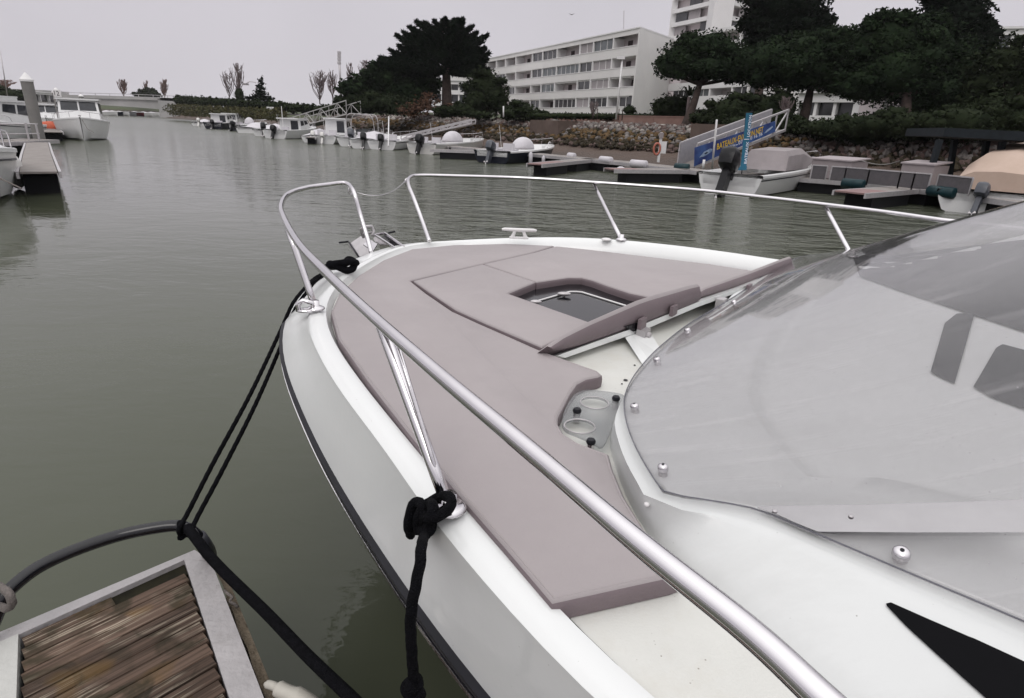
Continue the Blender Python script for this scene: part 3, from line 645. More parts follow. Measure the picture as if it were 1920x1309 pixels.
# ------------------------------------------------------------------ finger pontoon by the bow
PZ = .45
pont = thing('finger_pontoon', 'near finger pontoon with weathered grooved planks in a grey frame', 'pontoon', tuple(P(345, 1050, PZ)))
TR, TL, BR = P(345, 1050, PZ), P(35, 1190, PZ), P(430, 1309, PZ)
ex = (TL-TR).normalized(); ey = (BR-TR).normalized(); wid = (TL-TR).length
def plankmat():
    m = mat('weathered_plank', (.030, .020, .014), .8, col2=(.155, .105, .08), scale=5, bump=.28, bscale=30, stretch=(1, 1, 1))
    N = m.node_tree.nodes; L = m.node_tree.links
    # grain runs along the plank (object x is turned onto the plank below)
    for n_ in N:
        if n_.type == 'MAPPING': n_.inputs['Rotation'].default_value = (0, 0, -math.atan2(ex.y, ex.x)); n_.vector_type = 'POINT'; mp0 = n_
    st = N.new('ShaderNodeMapping'); st.inputs['Scale'].default_value = (.45, 24, 3)
    for l in list(L):
        if l.from_node == mp0:
            to = l.to_socket; L.remove(l); L.new(st.outputs[0], to)
    L.new(mp0.outputs[0], st.inputs['Vector'])
    b = N['Principled BSDF']; src = [l for l in L if l.to_socket == b.inputs['Base Color']][0].from_socket
    fl = N.new('ShaderNodeTexNoise'); fl.inputs['Scale'].default_value = 7; fl.inputs['Detail'].default_value = 3; fl.inputs['Distortion'].default_value = .4; L.new(st.outputs[0], fl.inputs['Vector'])
    r = N.new('ShaderNodeMapRange'); r.inputs[1].default_value = .555; r.inputs[2].default_value = .58; L.new(fl.outputs[0], r.inputs[0])
    fl2 = N.new('ShaderNodeTexNoise'); fl2.inputs['Scale'].default_value = 5; L.new(mp0.outputs[0], fl2.inputs['Vector'])
    r3 = N.new('ShaderNodeMapRange'); r3.inputs[1].default_value = .44; r3.inputs[2].default_value = .52; L.new(fl2.outputs[0], r3.inputs[0])
    mm = N.new('ShaderNodeMath'); mm.operation = 'MULTIPLY'; L.new(r.outputs[0], mm.inputs[0]); L.new(r3.outputs[0], mm.inputs[1])
    mx = N.new('ShaderNodeMix'); mx.data_type = 'RGBA'; L.new(mm.outputs[0], mx.inputs[0]); L.new(src, mx.inputs[6]); mx.inputs[7].default_value = (.27, .225, .175, 1)
    # green and rust patches
    g1 = N.new('ShaderNodeTexNoise'); g1.inputs['Scale'].default_value = 6.5; g1.inputs['Detail'].default_value = 3; L.new(mp0.outputs[0], g1.inputs['Vector'])
    r4 = N.new('ShaderNodeMapRange'); r4.inputs[1].default_value = .54; r4.inputs[2].default_value = .66; r4.inputs[4].default_value = .55; L.new(g1.outputs[0], r4.inputs[0])
    m3 = N.new('ShaderNodeMix'); m3.data_type = 'RGBA'; L.new(r4.outputs[0], m3.inputs[0]); L.new(mx.outputs[2], m3.inputs[6]); m3.inputs[7].default_value = (.12, .068, .014, 1)
    g2 = N.new('ShaderNodeTexNoise'); g2.inputs['Scale'].default_value = 8; g2.inputs['Detail'].default_value = 4; g2.inputs['Distortion'].default_value = 1.; ofs = N.new('ShaderNodeMapping'); ofs.inputs['Location'].default_value = (7, 3, 1); L.new(mp0.outputs[0], ofs.inputs['Vector']); L.new(ofs.outputs[0], g2.inputs['Vector'])
    r5 = N.new('ShaderNodeMapRange'); r5.inputs[1].default_value = .52; r5.inputs[2].default_value = .64; r5.inputs[4].default_value = .75; L.new(g2.outputs[0], r5.inputs[0])
    m4 = N.new('ShaderNodeMix'); m4.data_type = 'RGBA'; L.new(r5.outputs[0], m4.inputs[0]); L.new(m3.outputs[2], m4.inputs[6]); m4.inputs[7].default_value = (.022, .020, .010, 1)
    oi = N.new('ShaderNodeObjectInfo'); hs = N.new('ShaderNodeHueSaturation'); vr = N.new('ShaderNodeMapRange'); vr.inputs[3].default_value = .65; vr.inputs[4].default_value = 1.35; L.new(oi.outputs['Random'], vr.inputs[0]); L.new(vr.outputs[0], hs.inputs['Value']); L.new(m4.outputs[2], hs.inputs['Color'])
    L.new(hs.outputs[0], b.inputs['Base Color']); return m
M_plank = plankmat()
nrm = Vector((0, 0, 1)); ly = nrm.cross(ex); ly = ly if ly.dot(ey) > 0 else -ly
pitch = .0435; k = 0
npl = 46
for i in range(npl):
    y0 = .004+i*pitch; dz = rng.uniform(-.0008, .0008); off = ey*(y0+pitch/2); wdt = pitch*ly.dot(ey)-.0026
    b = MB(); a1 = TR+off+Vector((0, 0, -.009+dz))+ex*(wid-.008); a0 = a1-ex*((wid-.014)*(.52 if i == 0 else 1)); n_ = 10
    rows = []
    for q in range(n_+1):
        p = a0.lerp(a1, q/n_); j1 = rng.uniform(-.0006, .0006)
        rows.append([p-ly*(wdt/2)-nrm*.02, p-ly*(wdt/2+j1)+nrm*-.002, p-ly*(wdt/2-.0012)+nrm*(.001+j1*.5), p+ly*(wdt/2-.0012)+nrm*(.001-j1*.5), p+ly*(wdt/2+j1)+nrm*-.002, p+ly*(wdt/2)-nrm*.02])
    b.loft(rows, True, True); o = b.build('plank', M_plank, pont)
M_frame = mat('pontoon_frame_paint', (.33, .315, .32), .55, col2=(.42, .40, .405), scale=8, bump=.25, bscale=60)
stains(M_frame, (.22, .2, .18), 9, .55, .75, .5); specks(M_frame, (.12, .1, .08), 60, .1)
b = MB(); b.prism([TR+nrm*-.016-ex*-.001, TR+ex*(wid*.6)+nrm*-.016, TR+ex*(wid*.6)+ey*.05+nrm*-.016, TR+ex*.001+ey*.05+nrm*-.016], (0, 0, -.03)); b.build('notch_shade_board', mat('notch_shade_dark', (.010, .009, .006), .9, col2=(.022, .020, .010), scale=20), pont)  # dark board added behind the short first plank, painting the notch's shade
fr = [P(u, v, PZ+.006) for u, v in ((-60, 1207), (365, 1032), (400, 1072), (505, 1309))]
OR = P(383, 1030, PZ+.004)
L2 = npl*pitch
b = MB(); b.prism([P(-90, 1223, PZ), P(365, 1031, PZ), P(396, 1052, PZ)+Vector((0, 0, 0)), TR+ex*0-ly*0, TL+ex*.0, P(-70, 1243, PZ)], (0, 0, -.09)); b.build('end_beam', M_frame, pont)
rr0, rr1 = P(401, 1066, PZ), P(506, 1309, PZ); rdir = (rr1-rr0).normalized()
b = MB(); b.prism([TR-ex*.0005, P(397, 1053, PZ), rr0, rr0+ey*L2, TR+ey*L2], (0, 0, -.09)); b.build('side_beam', M_frame, pont)
b = MB(); lo = TL+ex*.0; b.prism([lo+nrm*.004, lo+ex*.16+nrm*.004, lo+ex*.16+ey*L2+nrm*.004, lo+ey*L2+nrm*.004], (0, 0, -.09)); b.build('side_beam', mat('pale_pontoon_plate', (.44, .44, .42), .55, col2=(.50, .50, .48), scale=6, bump=.2, bscale=50), pont, label='broad pale side plate')
sd = -ex
b = MB(); rb0 = P(404, 1075, PZ-.03)+sd*.004; q = []
pts = [rb0+ey*(L2*i/30) for i in range(31)]
b.loft([[p+sd*rng.uniform(-.003, .003) for p in pts], [p+sd*.022-nrm*.004 for p in pts], [p+sd*(.024+.0)-nrm*.10 for p in pts], [p-nrm*.11 for p in pts]]); b.build('timber_fender', mat('old_timber', (.10, .075, .05), .85, col2=(.21, .17, .12), scale=16, bump=.8, bscale=60), pont)
for i in range(3):
    b = MB(); c = TR+ey*(.155+.17*i)+ex*.018; b.ell(c+nrm*-.022, (.005, .005, .003), 8, 5); b.build('plank_screw', M_alu, pont)
b = MB(); b.box(TR+ex*(wid/2)+ey*.9-nrm*.33, (wid*.85, 1.5, .42), (ex, ly, nrm)); b.build('float', M_black, pont)
b = MB(); b.prism([TR-nrm*.06, TL-nrm*.06, TL+ey*L2-nrm*.06, TR+ey*L2-nrm*.06], (0, 0, -.02)); b.build('under_frame', M_black, pont)
# hoop round the end of the finger: rubber hose on a steel tube
hoop = smooth_line([P(u, v, z) for u, v, z in ((-40, 1225, .44), (-12, 1165, .50), (6, 1122, .545), (30, 1095, .565), (75, 1062, .575), (140, 1032, .58), (220, 1005, .585), (290, 990, .59), (335, 986, .59), (360, 996, .585), (376, 1013, .56), (388, 1032, .50))], 7)
b = MB(); b.tube(hoop, .0165, 14); hp_ = b.build('end_hoop', mat('hose_rubber', (.008, .008, .011), .12, var=.25, scale=20), pont, smooth=True)
b = MB(); b.tube([P(372, 1006, .575), P(381, 1018, .545), P(389, 1030, .50), P(393, 1040, .44)], .0205, 12); b.build('hose_end', mat('hose_grey', (.05, .05, .06), .4), hp_, smooth=True)
# ------------------------------------------------------------------ mooring ropes
def rope(name, pts, r, label, m=None, parent=None, lobes=3, n=12, step=.006, cat='mooring rope'):
    L = resample(smooth_line(pts, 10), max(8, int(sum((Vector(pts[i+1])-Vector(pts[i])).length for i in range(len(pts)-1))/step)))
    root = parent
    b = MB(); b.tube(L, r, n, True, lobes, r*4.2, .07); o = b.build(name, m or M_rope, parent, smooth=True)
    if parent is None: tag(o, label, cat)
    return o
def knot(c, r, R_, seed, parent, name='knot', turns=5):
    rg = random.Random(seed); pts = []
    n = turns*10
    for i in range(n+1):
        t = i/10*2*math.pi; ph = i/n*math.pi
        pts.append(c+Vector((math.cos(t)*R_*(.6+.35*math.sin(t*.37+seed)), math.sin(t*.83+seed)*R_*.75, (i/n-.5)*R_*2.3+.25*R_*math.sin(t*1.3))))
    b = MB(); b.tube(smooth_line(pts, 3), r, 9, True, 3, r*4.2, .07); return b.build(name, M_rope, parent, smooth=True)
bl = thing('bow_line', 'black bow line with an eye splice, doubled down to the pontoon hoop', 'mooring rope', tuple(P(640, 498, 1.1)))
rope('line', [P(612, 510, 1.10), P(590, 522, 1.095), P(571, 541, 1.09), P(551, 566, 1.055), P(538, 592, 1.0), P(525, 622, .96), P(470, 738, .84), P(400, 868, .71), P(352, 962, .615), P(336, 990, .61), P(338, 1002, .58)], .0068, '', parent=bl)
rope('line', [P(614, 513, 1.085), P(592, 527, 1.08), P(575, 548, 1.075), P(556, 575, 1.03), P(541, 606, .97), P(530, 640, .925), P(482, 752, .82), P(420, 876, .70), P(372, 966, .61), P(360, 992, .60), P(352, 1004, .57)], .0068, '', parent=bl)
ec = P(641, 498, 1.105)
rope('eye', [ec+Vector((math.cos(t)*.052+.0, math.sin(t)*.040, .012*math.sin(t*2))) for t in [math.pi+.35+i*(2*math.pi-.5)/10 for i in range(11)]], .0155, '', parent=bl)
rope('eye_turn', [ec+Vector((-.062, -.03, -.005)), ec+Vector((-.01, -.042, .018)), ec+Vector((.05, -.02, .022)), ec+Vector((.058, .02, .01)), ec+Vector((.02, .04, .02)), ec+Vector((.012, -.005, .01))], .014, '', parent=bl)
knot(P(347, 994, .585), .0085, .017, 2, bl, 'hitch', 3)
sl = thing('stanchion_line', 'black line knotted round the aft port stanchion and hanging down the hull side', 'mooring rope', tuple(P(800, 970, 1.07)))
SX = -1.90
rope('line', [P(797, 1000, 1.04), PS(791, 1020, -1.86), PS(787, 1060, -1.885), PS(777, 1110, -1.905), PS(770, 1160, -1.915), PS(772, 1220, -1.915), PS(777, 1300, -1.91), PS(780, 1400, -1.90)], .0082, '', parent=sl)
rope('knot_loop', [P(770, 1003, 1.03), P(766, 985, 1.06), P(770, 958, 1.085), P(778, 943, 1.10), P(789, 944, 1.105), P(795, 960, 1.10), P(797, 985, 1.07)], .0088, '', parent=sl)
rope('knot_loop', [P(800, 972, 1.10), P(815, 972, 1.11), P(832, 962, 1.115), P(844, 950, 1.12), P(846, 936, 1.125), P(838, 930, 1.12), P(824, 932, 1.10), P(808, 940, 1.09), P(800, 952, 1.09), P(799, 975, 1.08)], .0088, '', parent=sl)
rope('knot_loop', [P(786, 1000, 1.05), P(784, 978, 1.07), P(792, 955, 1.10), P(806, 944, 1.105), P(812, 956, 1.12), P(806, 980, 1.09), P(797, 1003, 1.06)], .0095, '', parent=sl)
rope('knot_loop', [P(788, 992, 1.05), P(798, 999, 1.075), P(809, 990, 1.07), P(806, 972, 1.09), P(792, 968, 1.10)], .0095, '', parent=sl)
knot(PS(775, 1292, -1.915), .0085, .013, 5, sl, 'lower_knot', 3)
rope('heavy_mooring_rope', [P(352, 990, .60), P(372, 1016, .60), P(392, 1042, .585), P(430, 1082, .57), P(500, 1150, .555), P(575, 1228, .56), P(650, 1300, .565), P(740, 1385, .60), P(900, 1500, .66)], .0138, 'thick black mooring rope running from the hoop corner towards the hull', lobes=0)
rope('grey_rope', [P(-30, 1098, .57), P(-8, 1098, .60), P(10, 1107, .605), P(20, 1120, .60), P(22, 1133, .575), P(12, 1141, .55), P(-4, 1135, .54)], .0095, 'grey rope wound round the left end of the pontoon hoop', M_rope_tan)
rope('frayed_cord', [P(421, 1108, .45), P(428, 1114, .455), P(436, 1120, .45), P(430, 1128, .445), P(440, 1133, .44), P(446, 1139, .43)], .004, 'frayed end of pale cord caught on the pontoon edge', M_rope_tan, cat='cord')
b = MB(); b.tube(smooth_line([P(498, 1283, .45), P(512, 1286, .46), P(530, 1296, .46), P(560, 1309, .455), P(590, 1330, .44)], 5), [.006]*2+[.010]*6+[.018]*6+[.022]*7, 10)
tag(b.build('small_fender', mat('pale_fender', (.45, .43, .38), .5), smooth=True), 'pale fender tip poking past the pontoon edge at the bottom of the picture', 'fender')
# ------------------------------------------------------------------ banks of the channel
Wk = [(60, -14, 0), (40, 2, 0), (27, 12, 0), (19, 18.2, 0), (12.5, 23.2, 0), (7.5, 27.6, 0), (3, 32.5, 0), (-2, 39, 0), (-9.5, 50, 0), (-20, 68, 0), (-36, 94, 0), (-60, 128, 0), (-82, 152, 0), (-95, 172, 0), (-92, 200, 0), (-80, 240, 0), (-60, 320, 0)]
WL = resample(smooth_line([Vector(p) for p in Wk], 10), 640)
def wn(i):
    a, b = WL[max(0, i-1)], WL[min(len(WL)-1, i+1)]; t = (b-a).normalized(); return Vector((t.y, -t.x, 0)) if True else None
WN = [wn(i) for i in range(len(WL))]
WN = [Vector((n.x, n.y, 0)) for n in WN]
def bankp(i, off, z): p = WL[i]+WN[i]*off; return Vector((p.x, p.y, z))
prof = [(-6, -.9), (-.5, -.12), (.6, .06), (2, .32), (3.6, .66), (4.2, .85), (6.4, 1.75), (7.1, 1.93), (8.3, 2.0), (10, 2.12), (13, 2.35), (22, 2.8), (42, 3.7), (70, 4.0), (160, 4.3)]
def bn(x, y): return math.sin(x*.9+y*.37)*.5+math.sin(x*2.3-y*1.7)*.3+math.sin(x*.31+y*1.13)*.4
def ground_mat():
    m = bpy.data.materials.new('bank_ground'); m.use_nodes = True; N = m.node_tree.nodes; L = m.node_tree.links; b = N['Principled BSDF']; b.inputs['Roughness'].default_value = .85
    g = N.new('ShaderNodeNewGeometry'); sp = N.new('ShaderNodeSeparateXYZ'); L.new(g.outputs['Position'], sp.inputs[0])
    nz = N.new('ShaderNodeTexNoise'); nz.inputs['Scale'].default_value = .9; nz.inputs['Detail'].default_value = 8; L.new(g.outputs['Position'], nz.inputs['Vector'])
    ad = N.new('ShaderNodeMath'); ad.operation = 'MULTIPLY_ADD'; L.new(nz.outputs[0], ad.inputs[0]); ad.inputs[1].default_value = .9; L.new(sp.outputs[2], ad.inputs[2])
    mr = N.new('ShaderNodeMapRange'); mr.inputs[1].default_value = .2; mr.inputs[2].default_value = 3.2; L.new(ad.outputs[0], mr.inputs[0])
    rp = N.new('ShaderNodeValToRGB'); L.new(mr.outputs[0], rp.inputs[0]); cr = rp.color_ramp
    cr.elements[0].position = 0; cr.elements[0].color = (.035, .028, .022, 1); cr.elements[1].position = 1; cr.elements[1].color = (.04, .05, .02, 1)
    for p_, c_ in ((.12, (.060, .044, .036, 1)), (.25, (.085, .058, .046, 1)), (.36, (.075, .05, .035, 1)), (.5, (.045, .038, .025, 1)), (.66, (.05, .065, .022, 1))):
        e = cr.elements.new(p_); e.color = c_
    L.new(rp.outputs[0], b.inputs['Base Color'])
    n2 = N.new('ShaderNodeTexNoise'); n2.inputs['Scale'].default_value = 6; n2.inputs['Detail'].default_value = 6; L.new(g.outputs['Position'], n2.inputs['Vector'])
    bp = N.new('ShaderNodeBump'); bp.inputs['Strength'].default_value = .9; bp.inputs['Distance'].default_value = .15; L.new(n2.outputs[0], bp.inputs['Height']); L.new(bp.outputs[0], b.inputs['Normal'])
    return m
M_ground = ground_mat()
rows = []
for off, z in prof:
    row = []
    for i in range(len(WL)):
        p = bankp(i, off, z); p.z += .07*bn(p.x, p.y)*(1 if -1 < off < 30 else .3); row.append(p)
    rows.append(row)
g = MB(); g.loft(rows); g.build('right_bank', M_ground, smooth=True, kind='structure', merge=False)
# ---- left bank and far ground
Lk = [Vector(p) for p in ((-70, -20, 0), (-62, 30, 0), (-66, 70, 0), (-92, 120, 0), (-118, 152, 0), (-128, 172, 0), (-128, 210, 0), (-120, 260, 0))]
LL = resample(smooth_line(Lk, 8), 80); rows = []
for off, z in ((-3, -.8), (0, 0), (3, .9), (6, 2.0), (12, 2.5), (60, 3), (250, 3.2)):
    row = []
    for i, p in enumerate(LL):
        t = (LL[min(i+1, 79)]-LL[max(i-1, 0)]).normalized(); n = Vector((-t.y, t.x, 0)); q = p+n*off; q.z = z+.06*bn(q.x, q.y); row.append(q)
    rows.append(row)
g = MB(); g.loft(rows); g.build('left_bank', M_ground, smooth=True, kind='structure', merge=False)
g = MB(); g.add([(-600, 330, .3), (600, 330, .3), (600, 700, 2), (-600, 700, 2)], [(0, 1, 2, 3)]); g.add([(-600, 329, -.5), (600, 329, -.5), (600, 330, .3), (-600, 330, .3)], [(0, 1, 2, 3)])
g.build('far_shore', M_ground, kind='structure', merge=False)
# ---- rock revetment
import bmesh
def rockmesh(seed):
    bm = bmesh.new(); r = random.Random(seed)
    for _ in range(13):
        v = Vector((r.gauss(0, 1), r.gauss(0, 1), r.gauss(0, 1))).normalized()*r.uniform(.42, .62); bm.verts.new((v.x*1.25, v.y, v.z*.75))
    bmesh.ops.convex_hull(bm, input=bm.verts); bmesh.ops.triangulate(bm, faces=bm.faces)
    bmesh.ops.delete(bm, geom=[v for v in bm.verts if not v.link_faces], context='VERTS')
    me = bpy.data.meshes.new('rock'); bm.to_mesh(me); bm.free(); return me
M_rocks = [mat('rock_grey', (.10, .088, .082), .9, col2=(.19, .17, .16), scale=3, bump=.5, bscale=9), mat('rock_pale', (.20, .18, .165), .9, col2=(.34, .31, .28), scale=3, bump=.5, bscale=9),
           mat('rock_brown', (.065, .042, .037), .9, col2=(.125, .085, .075), scale=3, bump=.5, bscale=9), mat('rock_weedy', (.018, .016, .012), .9, col2=(.045, .034, .018), scale=4, bump=.5, bscale=9), mat('rock_rusty', (.055, .036, .016), .95, col2=(.13, .075, .026), scale=5, bump=.5, bscale=9)]
rmesh = [rockmesh(i) for i in range(7)]
rsets = []
for k, mm in enumerate(M_rocks):
    l = []
    for me in rmesh[:4]:
        m2 = me.copy(); m2.materials.append(mm); l.append(m2)
    rsets.append(l)
rev = thing('rock_revetment', 'long sloping bank of loose rocks below the retaining wall on the right shore', 'rock bank', tuple(WL[120]))
cand = []
for i in range(20, 400):
    p0 = WL[i]; seg = (WL[i+1]-WL[i]).length
    far = p0.length; size = .29 if far < 40 else .36 if far < 60 else .55
    if far > 95: continue
    nrow = int(3.6/size*1.35); ncol = max(1, int(seg/size*1.25+rng.random()))
    for c_ in range(ncol):
        for r_ in range(nrow):
            off = 3.6+3.9*(r_+rng.random())/nrow; q = bankp(i, off, 0)+(WL[i+1]-WL[i])*((c_+rng.random())/ncol)
            z = np.interp(off, [3.6, 4.2, 6.4, 7.1, 8.3], [.66, .85, 1.75, 1.93, 2.0])+.08
            cand.append((q.length, Vector((q.x, q.y, z)), size*rng.uniform(.55, 1.35), off, i))
def rock_class(off, p):
    u = rng.random()
    mid = p.y > 30
    if off < 4.5: return 3 if u < .8 else 2
    if off < 5.9 and mid: return 4 if u < .55 else 3 if u < .8 else 0
    if off < 5.6: return 3 if u < .3 else 2 if u < .6 else 0
    return 0 if u < .45 else 1 if u < .62 else 2
cand.sort(key=lambda c: c[0])
def inview(p):
    c = RW.T @ np.array([p.x, p.y, p.z-CAM_Z]); 
    if c[2] <= 0: return False
    u = PW/2+FOC*c[0]/c[2]; return -40 < u < 1950
near = 0; VV = []; FF = []; MI = []; base = [(np.array([v.co[:] for v in me.vertices]), np.array([p.vertices[:] for p in me.polygons])) for me in rmesh]
kv = 0; parts_by = {k: ([], []) for k in range(5)}; cnt = [0]*5
for d_, p, s_, off, i in cand:
    if p.y < 2: continue
    k = rock_class(off, p); rx, ry, rz = rng.uniform(0, 6.28, 3)
    if near < 300 and inview(p) and d_ > 12:
        o = bpy.data.objects.new('rock', rsets[k][int(rng.integers(4))]); C.objects.link(o); o.parent = rev; o.location = p-WL[120]; o.scale = (s_, s_, s_); o.rotation_euler = (rx*.5, ry*.5, rz); near += 1
    else:
        V0, F0 = base[int(rng.integers(7))]; Rm = np.array(Matrix.Rotation(rz, 3, 'Z') @ Matrix.Rotation(rx, 3, 'X')); V1 = (V0*s_) @ Rm.T+np.array(p)
        VS, FS = parts_by[k]; FS.append(F0+cnt[k]); VS.append(V1); cnt[k] += len(V0)
# one joined mesh for the rest, five materials
allV = []; allF = []; mi = []; kk = 0
for k in range(5):
    VS, FS = parts_by[k]
    if not VS: continue
    V1 = np.concatenate(VS); F1 = np.concatenate(FS); allV.append(V1); allF.append(F1+kk); mi += [k]*len(F1); kk += len(V1)
o = npmesh('small_rocks', np.concatenate(allV), np.concatenate(allF), M_rocks[0], rev, kind='stuff')
for mm in M_rocks[1:]: o.data.materials.append(mm)
o.data.polygons.foreach_set('material_index', np.array(mi, dtype=np.int32))
# ------------------------------------------------------------------ retaining walls, bulkheads
M_wall = mat('brown_render', (.17, .095, .08), .9, col2=(.27, .17, .145), scale=.9, bump=.2, bscale=5)
M_conc = mat('brown_concrete', (.075, .052, .042), .9, col2=(.13, .095, .08), scale=1.2, bump=.2, bscale=5)
def wall_along(i0, i1, off, z0, z1, th, m, name, label, cat='wall', pan=3.0):
    root = thing(name, label, cat, tuple(bankp(i0, off, z0)))
    pts = resample([bankp(i, off, 0) for i in range(i0, i1+1)], max(2, int((WL[i1]-WL[i0]).length/pan)))
    for a, b in zip(pts, pts[1:]):
        d = (b-a).normalized(); bb = MB(); mid = (a+b)/2; L_ = (b-a).length-.02
        bb.box(mid+Vector((0, 0, (z0+z1)/2)), (L_, th, z1-z0), (d, Vector((-d.y, d.x, 0)), Vector((0, 0, 1)))); bb.box(mid+Vector((0, 0, z1+.03)), (L_, th+.06, .06), (d, Vector((-d.y, d.x, 0)), Vector((0, 0, 1))))
        bb.build('wall_panel', m, root)
    return root
def widx(u, v, z, Y=None):
    # index along the bank seen under pixel column u
    best = min(range(40, 384), key=lambda i: abs(pix(bankp(i, 9, 2.2))[0]-u) if pix(bankp(i, 9, 2.2)) and WL[i].y < 160 else 1e9); return best
def pix(p):
    c = RW.T @ np.array([p[0], p[1], p[2]-CAM_Z])
    if c[2] <= .1: return None
    return PW/2+FOC*c[0]/c[2], PH/2+FOC*c[1]/c[2]
wi = lambda u: widx(u, 0, 0)
wall_along(wi(1420), wi(1010), 9.6, 1.9, 2.55, .25, M_wall, 'retaining_wall', 'long low brown rendered wall in front of the white apartment block')
wall_along(wi(905), wi(795), 8.3, 1.7, 2.35, .4, M_conc, 'retaining_wall', 'short brown wall left of the rocks under the round bush')
b = MB(); i_ = wi(1104); p = bankp(i_, 6.2, 1.15); t = (WL[i_+1]-WL[i_]).normalized(); n = WN[i_]
b.box(p, (3.0, 2.6, 1.9), (t, n, Vector((0, 0, 1)))); o = b.build('concrete_bulkhead', M_conc); tag(o, 'dark brown concrete bulkhead breaking the rock bank below the apartment block', 'bulkhead')
b = MB(); p = P(1430, 290, .6); b.box(bankp(wi(1430), 6.2, 1.3), (4.2, 2.2, 1.7), ((WL[i_+1]-WL[i_]).normalized(), WN[wi(1430)], Vector((0, 0, 1)))); tag(b.build('concrete_abutment', M_conc), 'brown concrete block carrying the upper end of the bannered gangway', 'abutment')
# plank fence far left behind the first gangway
fr_ = thing('timber_palisade', 'grey vertical timber palisade on the bank behind the far gangway', 'fence', tuple(bankp(wi(590), 9, 1)))
M_fence = mat('grey_timber', (.07, .062, .066), .9, col2=(.12, .105, .11), scale=6)
fp = resample([bankp(i, 7.0, .0) for i in range(wi(640), wi(512)+1)], 61)
for a, b_ in zip(fp, fp[1:]):
    bb = MB(); d = (b_-a).normalized(); bb.box((a+b_)/2+Vector((0, 0, 1.35)), ((b_-a).length*.9, .06, 1.5), (d, Vector((-d.y, d.x, 0)), Vector((0, 0, 1)))); bb.build('plank', M_fence, fr_)
# ------------------------------------------------------------------ foliage
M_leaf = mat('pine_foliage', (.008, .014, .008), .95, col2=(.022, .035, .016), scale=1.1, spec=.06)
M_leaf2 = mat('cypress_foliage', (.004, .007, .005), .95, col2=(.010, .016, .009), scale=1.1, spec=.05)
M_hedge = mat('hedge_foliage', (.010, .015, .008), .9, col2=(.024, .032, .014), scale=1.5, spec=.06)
M_bush = mat('bush_foliage', (.009, .014, .007), .95, col2=(.024, .031, .015), scale=1.2, spec=.06)
M_rust = mat('russet_foliage', (.055, .030, .022), .9, col2=(.095, .055, .036), scale=1.5, spec=.1)
M_bark = mat('bark', (.030, .022, .020), .95, col2=(.065, .048, .042), scale=4, bump=.6, bscale=20)
M_twig = mat('winter_twigs', (.13, .10, .10), .95, col2=(.19, .15, .15), scale=2)
M_dry = mat('dry_twigs', (.12, .07, .06), .95, col2=(.18, .11, .09), scale=2)
def leafcloud(blobs, n_per_m2, s, flat=.5, shell=(.72, 1.06), lump=.16, cap=16000):
    Vs = []; tot = 0
    for c, r in blobs:
        area = 4*math.pi*((r[0]*r[1])**1.6/3+(r[0]*r[2])**1.6/3+(r[1]*r[2])**1.6/3)**(1/1.6); n = int(min(cap*2, area*n_per_m2*2.3)); s_ = s*.66
        d = rng.normal(size=(n, 3)); d /= np.linalg.norm(d, axis=1)[:, None]
        ph = rng.uniform(0, 6, 3); l = 1+lump*(np.sin(d[:, 0]*5+ph[0])*np.sin(d[:, 1]*6+ph[1])+.6*np.sin(d[:, 2]*9+ph[2]+d[:, 0]*7))
        rad = rng.uniform(shell[0]**2, shell[1]**2, n)**.5*l
        pos = np.array(c)+d*np.array(r)*rad[:, None]
        # a leaf tuft: one triangle pair, random orientation, partly facing outward
        a = rng.normal(size=(n, 3)); a[:, 2] *= flat; a /= np.linalg.norm(a, axis=1)[:, None]; b2 = np.cross(a, rng.normal(size=(n, 3))); b2 /= np.linalg.norm(b2, axis=1)[:, None]
        sz = s_*rng.uniform(.5, 1.3, n)[:, None]
        T = np.stack([pos+a*sz, pos-a*sz*.4+b2*sz*.55, pos-a*sz*.4-b2*sz*.55], 1); Vs.append(T.reshape(-1, 3))
    V = np.concatenate(Vs); F = np.arange(len(V)).reshape(-1, 3); return V, F
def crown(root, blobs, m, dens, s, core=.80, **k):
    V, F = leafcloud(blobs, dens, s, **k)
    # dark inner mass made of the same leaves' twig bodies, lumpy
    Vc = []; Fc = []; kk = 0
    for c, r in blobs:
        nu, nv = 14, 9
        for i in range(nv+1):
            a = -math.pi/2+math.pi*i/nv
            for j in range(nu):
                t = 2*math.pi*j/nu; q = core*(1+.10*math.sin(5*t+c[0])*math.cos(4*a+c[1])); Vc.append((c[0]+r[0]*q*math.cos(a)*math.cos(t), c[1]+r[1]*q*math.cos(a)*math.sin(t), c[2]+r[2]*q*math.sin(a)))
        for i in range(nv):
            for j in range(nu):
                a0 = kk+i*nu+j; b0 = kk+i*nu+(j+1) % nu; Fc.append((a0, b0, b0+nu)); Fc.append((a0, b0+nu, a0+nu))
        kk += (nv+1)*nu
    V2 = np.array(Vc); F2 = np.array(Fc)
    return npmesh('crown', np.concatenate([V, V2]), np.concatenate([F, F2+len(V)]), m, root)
def px2m(px, Y): return px/FOC*Y
def blob(u, v, Y, ru, rv, rd=None, dy=0):
    c = PY(u, v, Y+dy); rx = px2m(ru, Y); rz = px2m(rv, Y); return (tuple(c), (rx, rd if rd else rx*.9, rz))
def limb(b, a, c, r0, r1, bend=.12, n=7):
    a = Vector(a); c = Vector(c); o = Vector((rng.uniform(-1, 1), rng.uniform(-1, 1), rng.uniform(-.3, .3)))*(c-a).length*bend
    pts = smooth_line([a, a.lerp(c, .5)+o, c], 4); b.tube(pts, [r0+(r1-r0)*i/(len(pts)-1) for i in range(len(pts))], n)
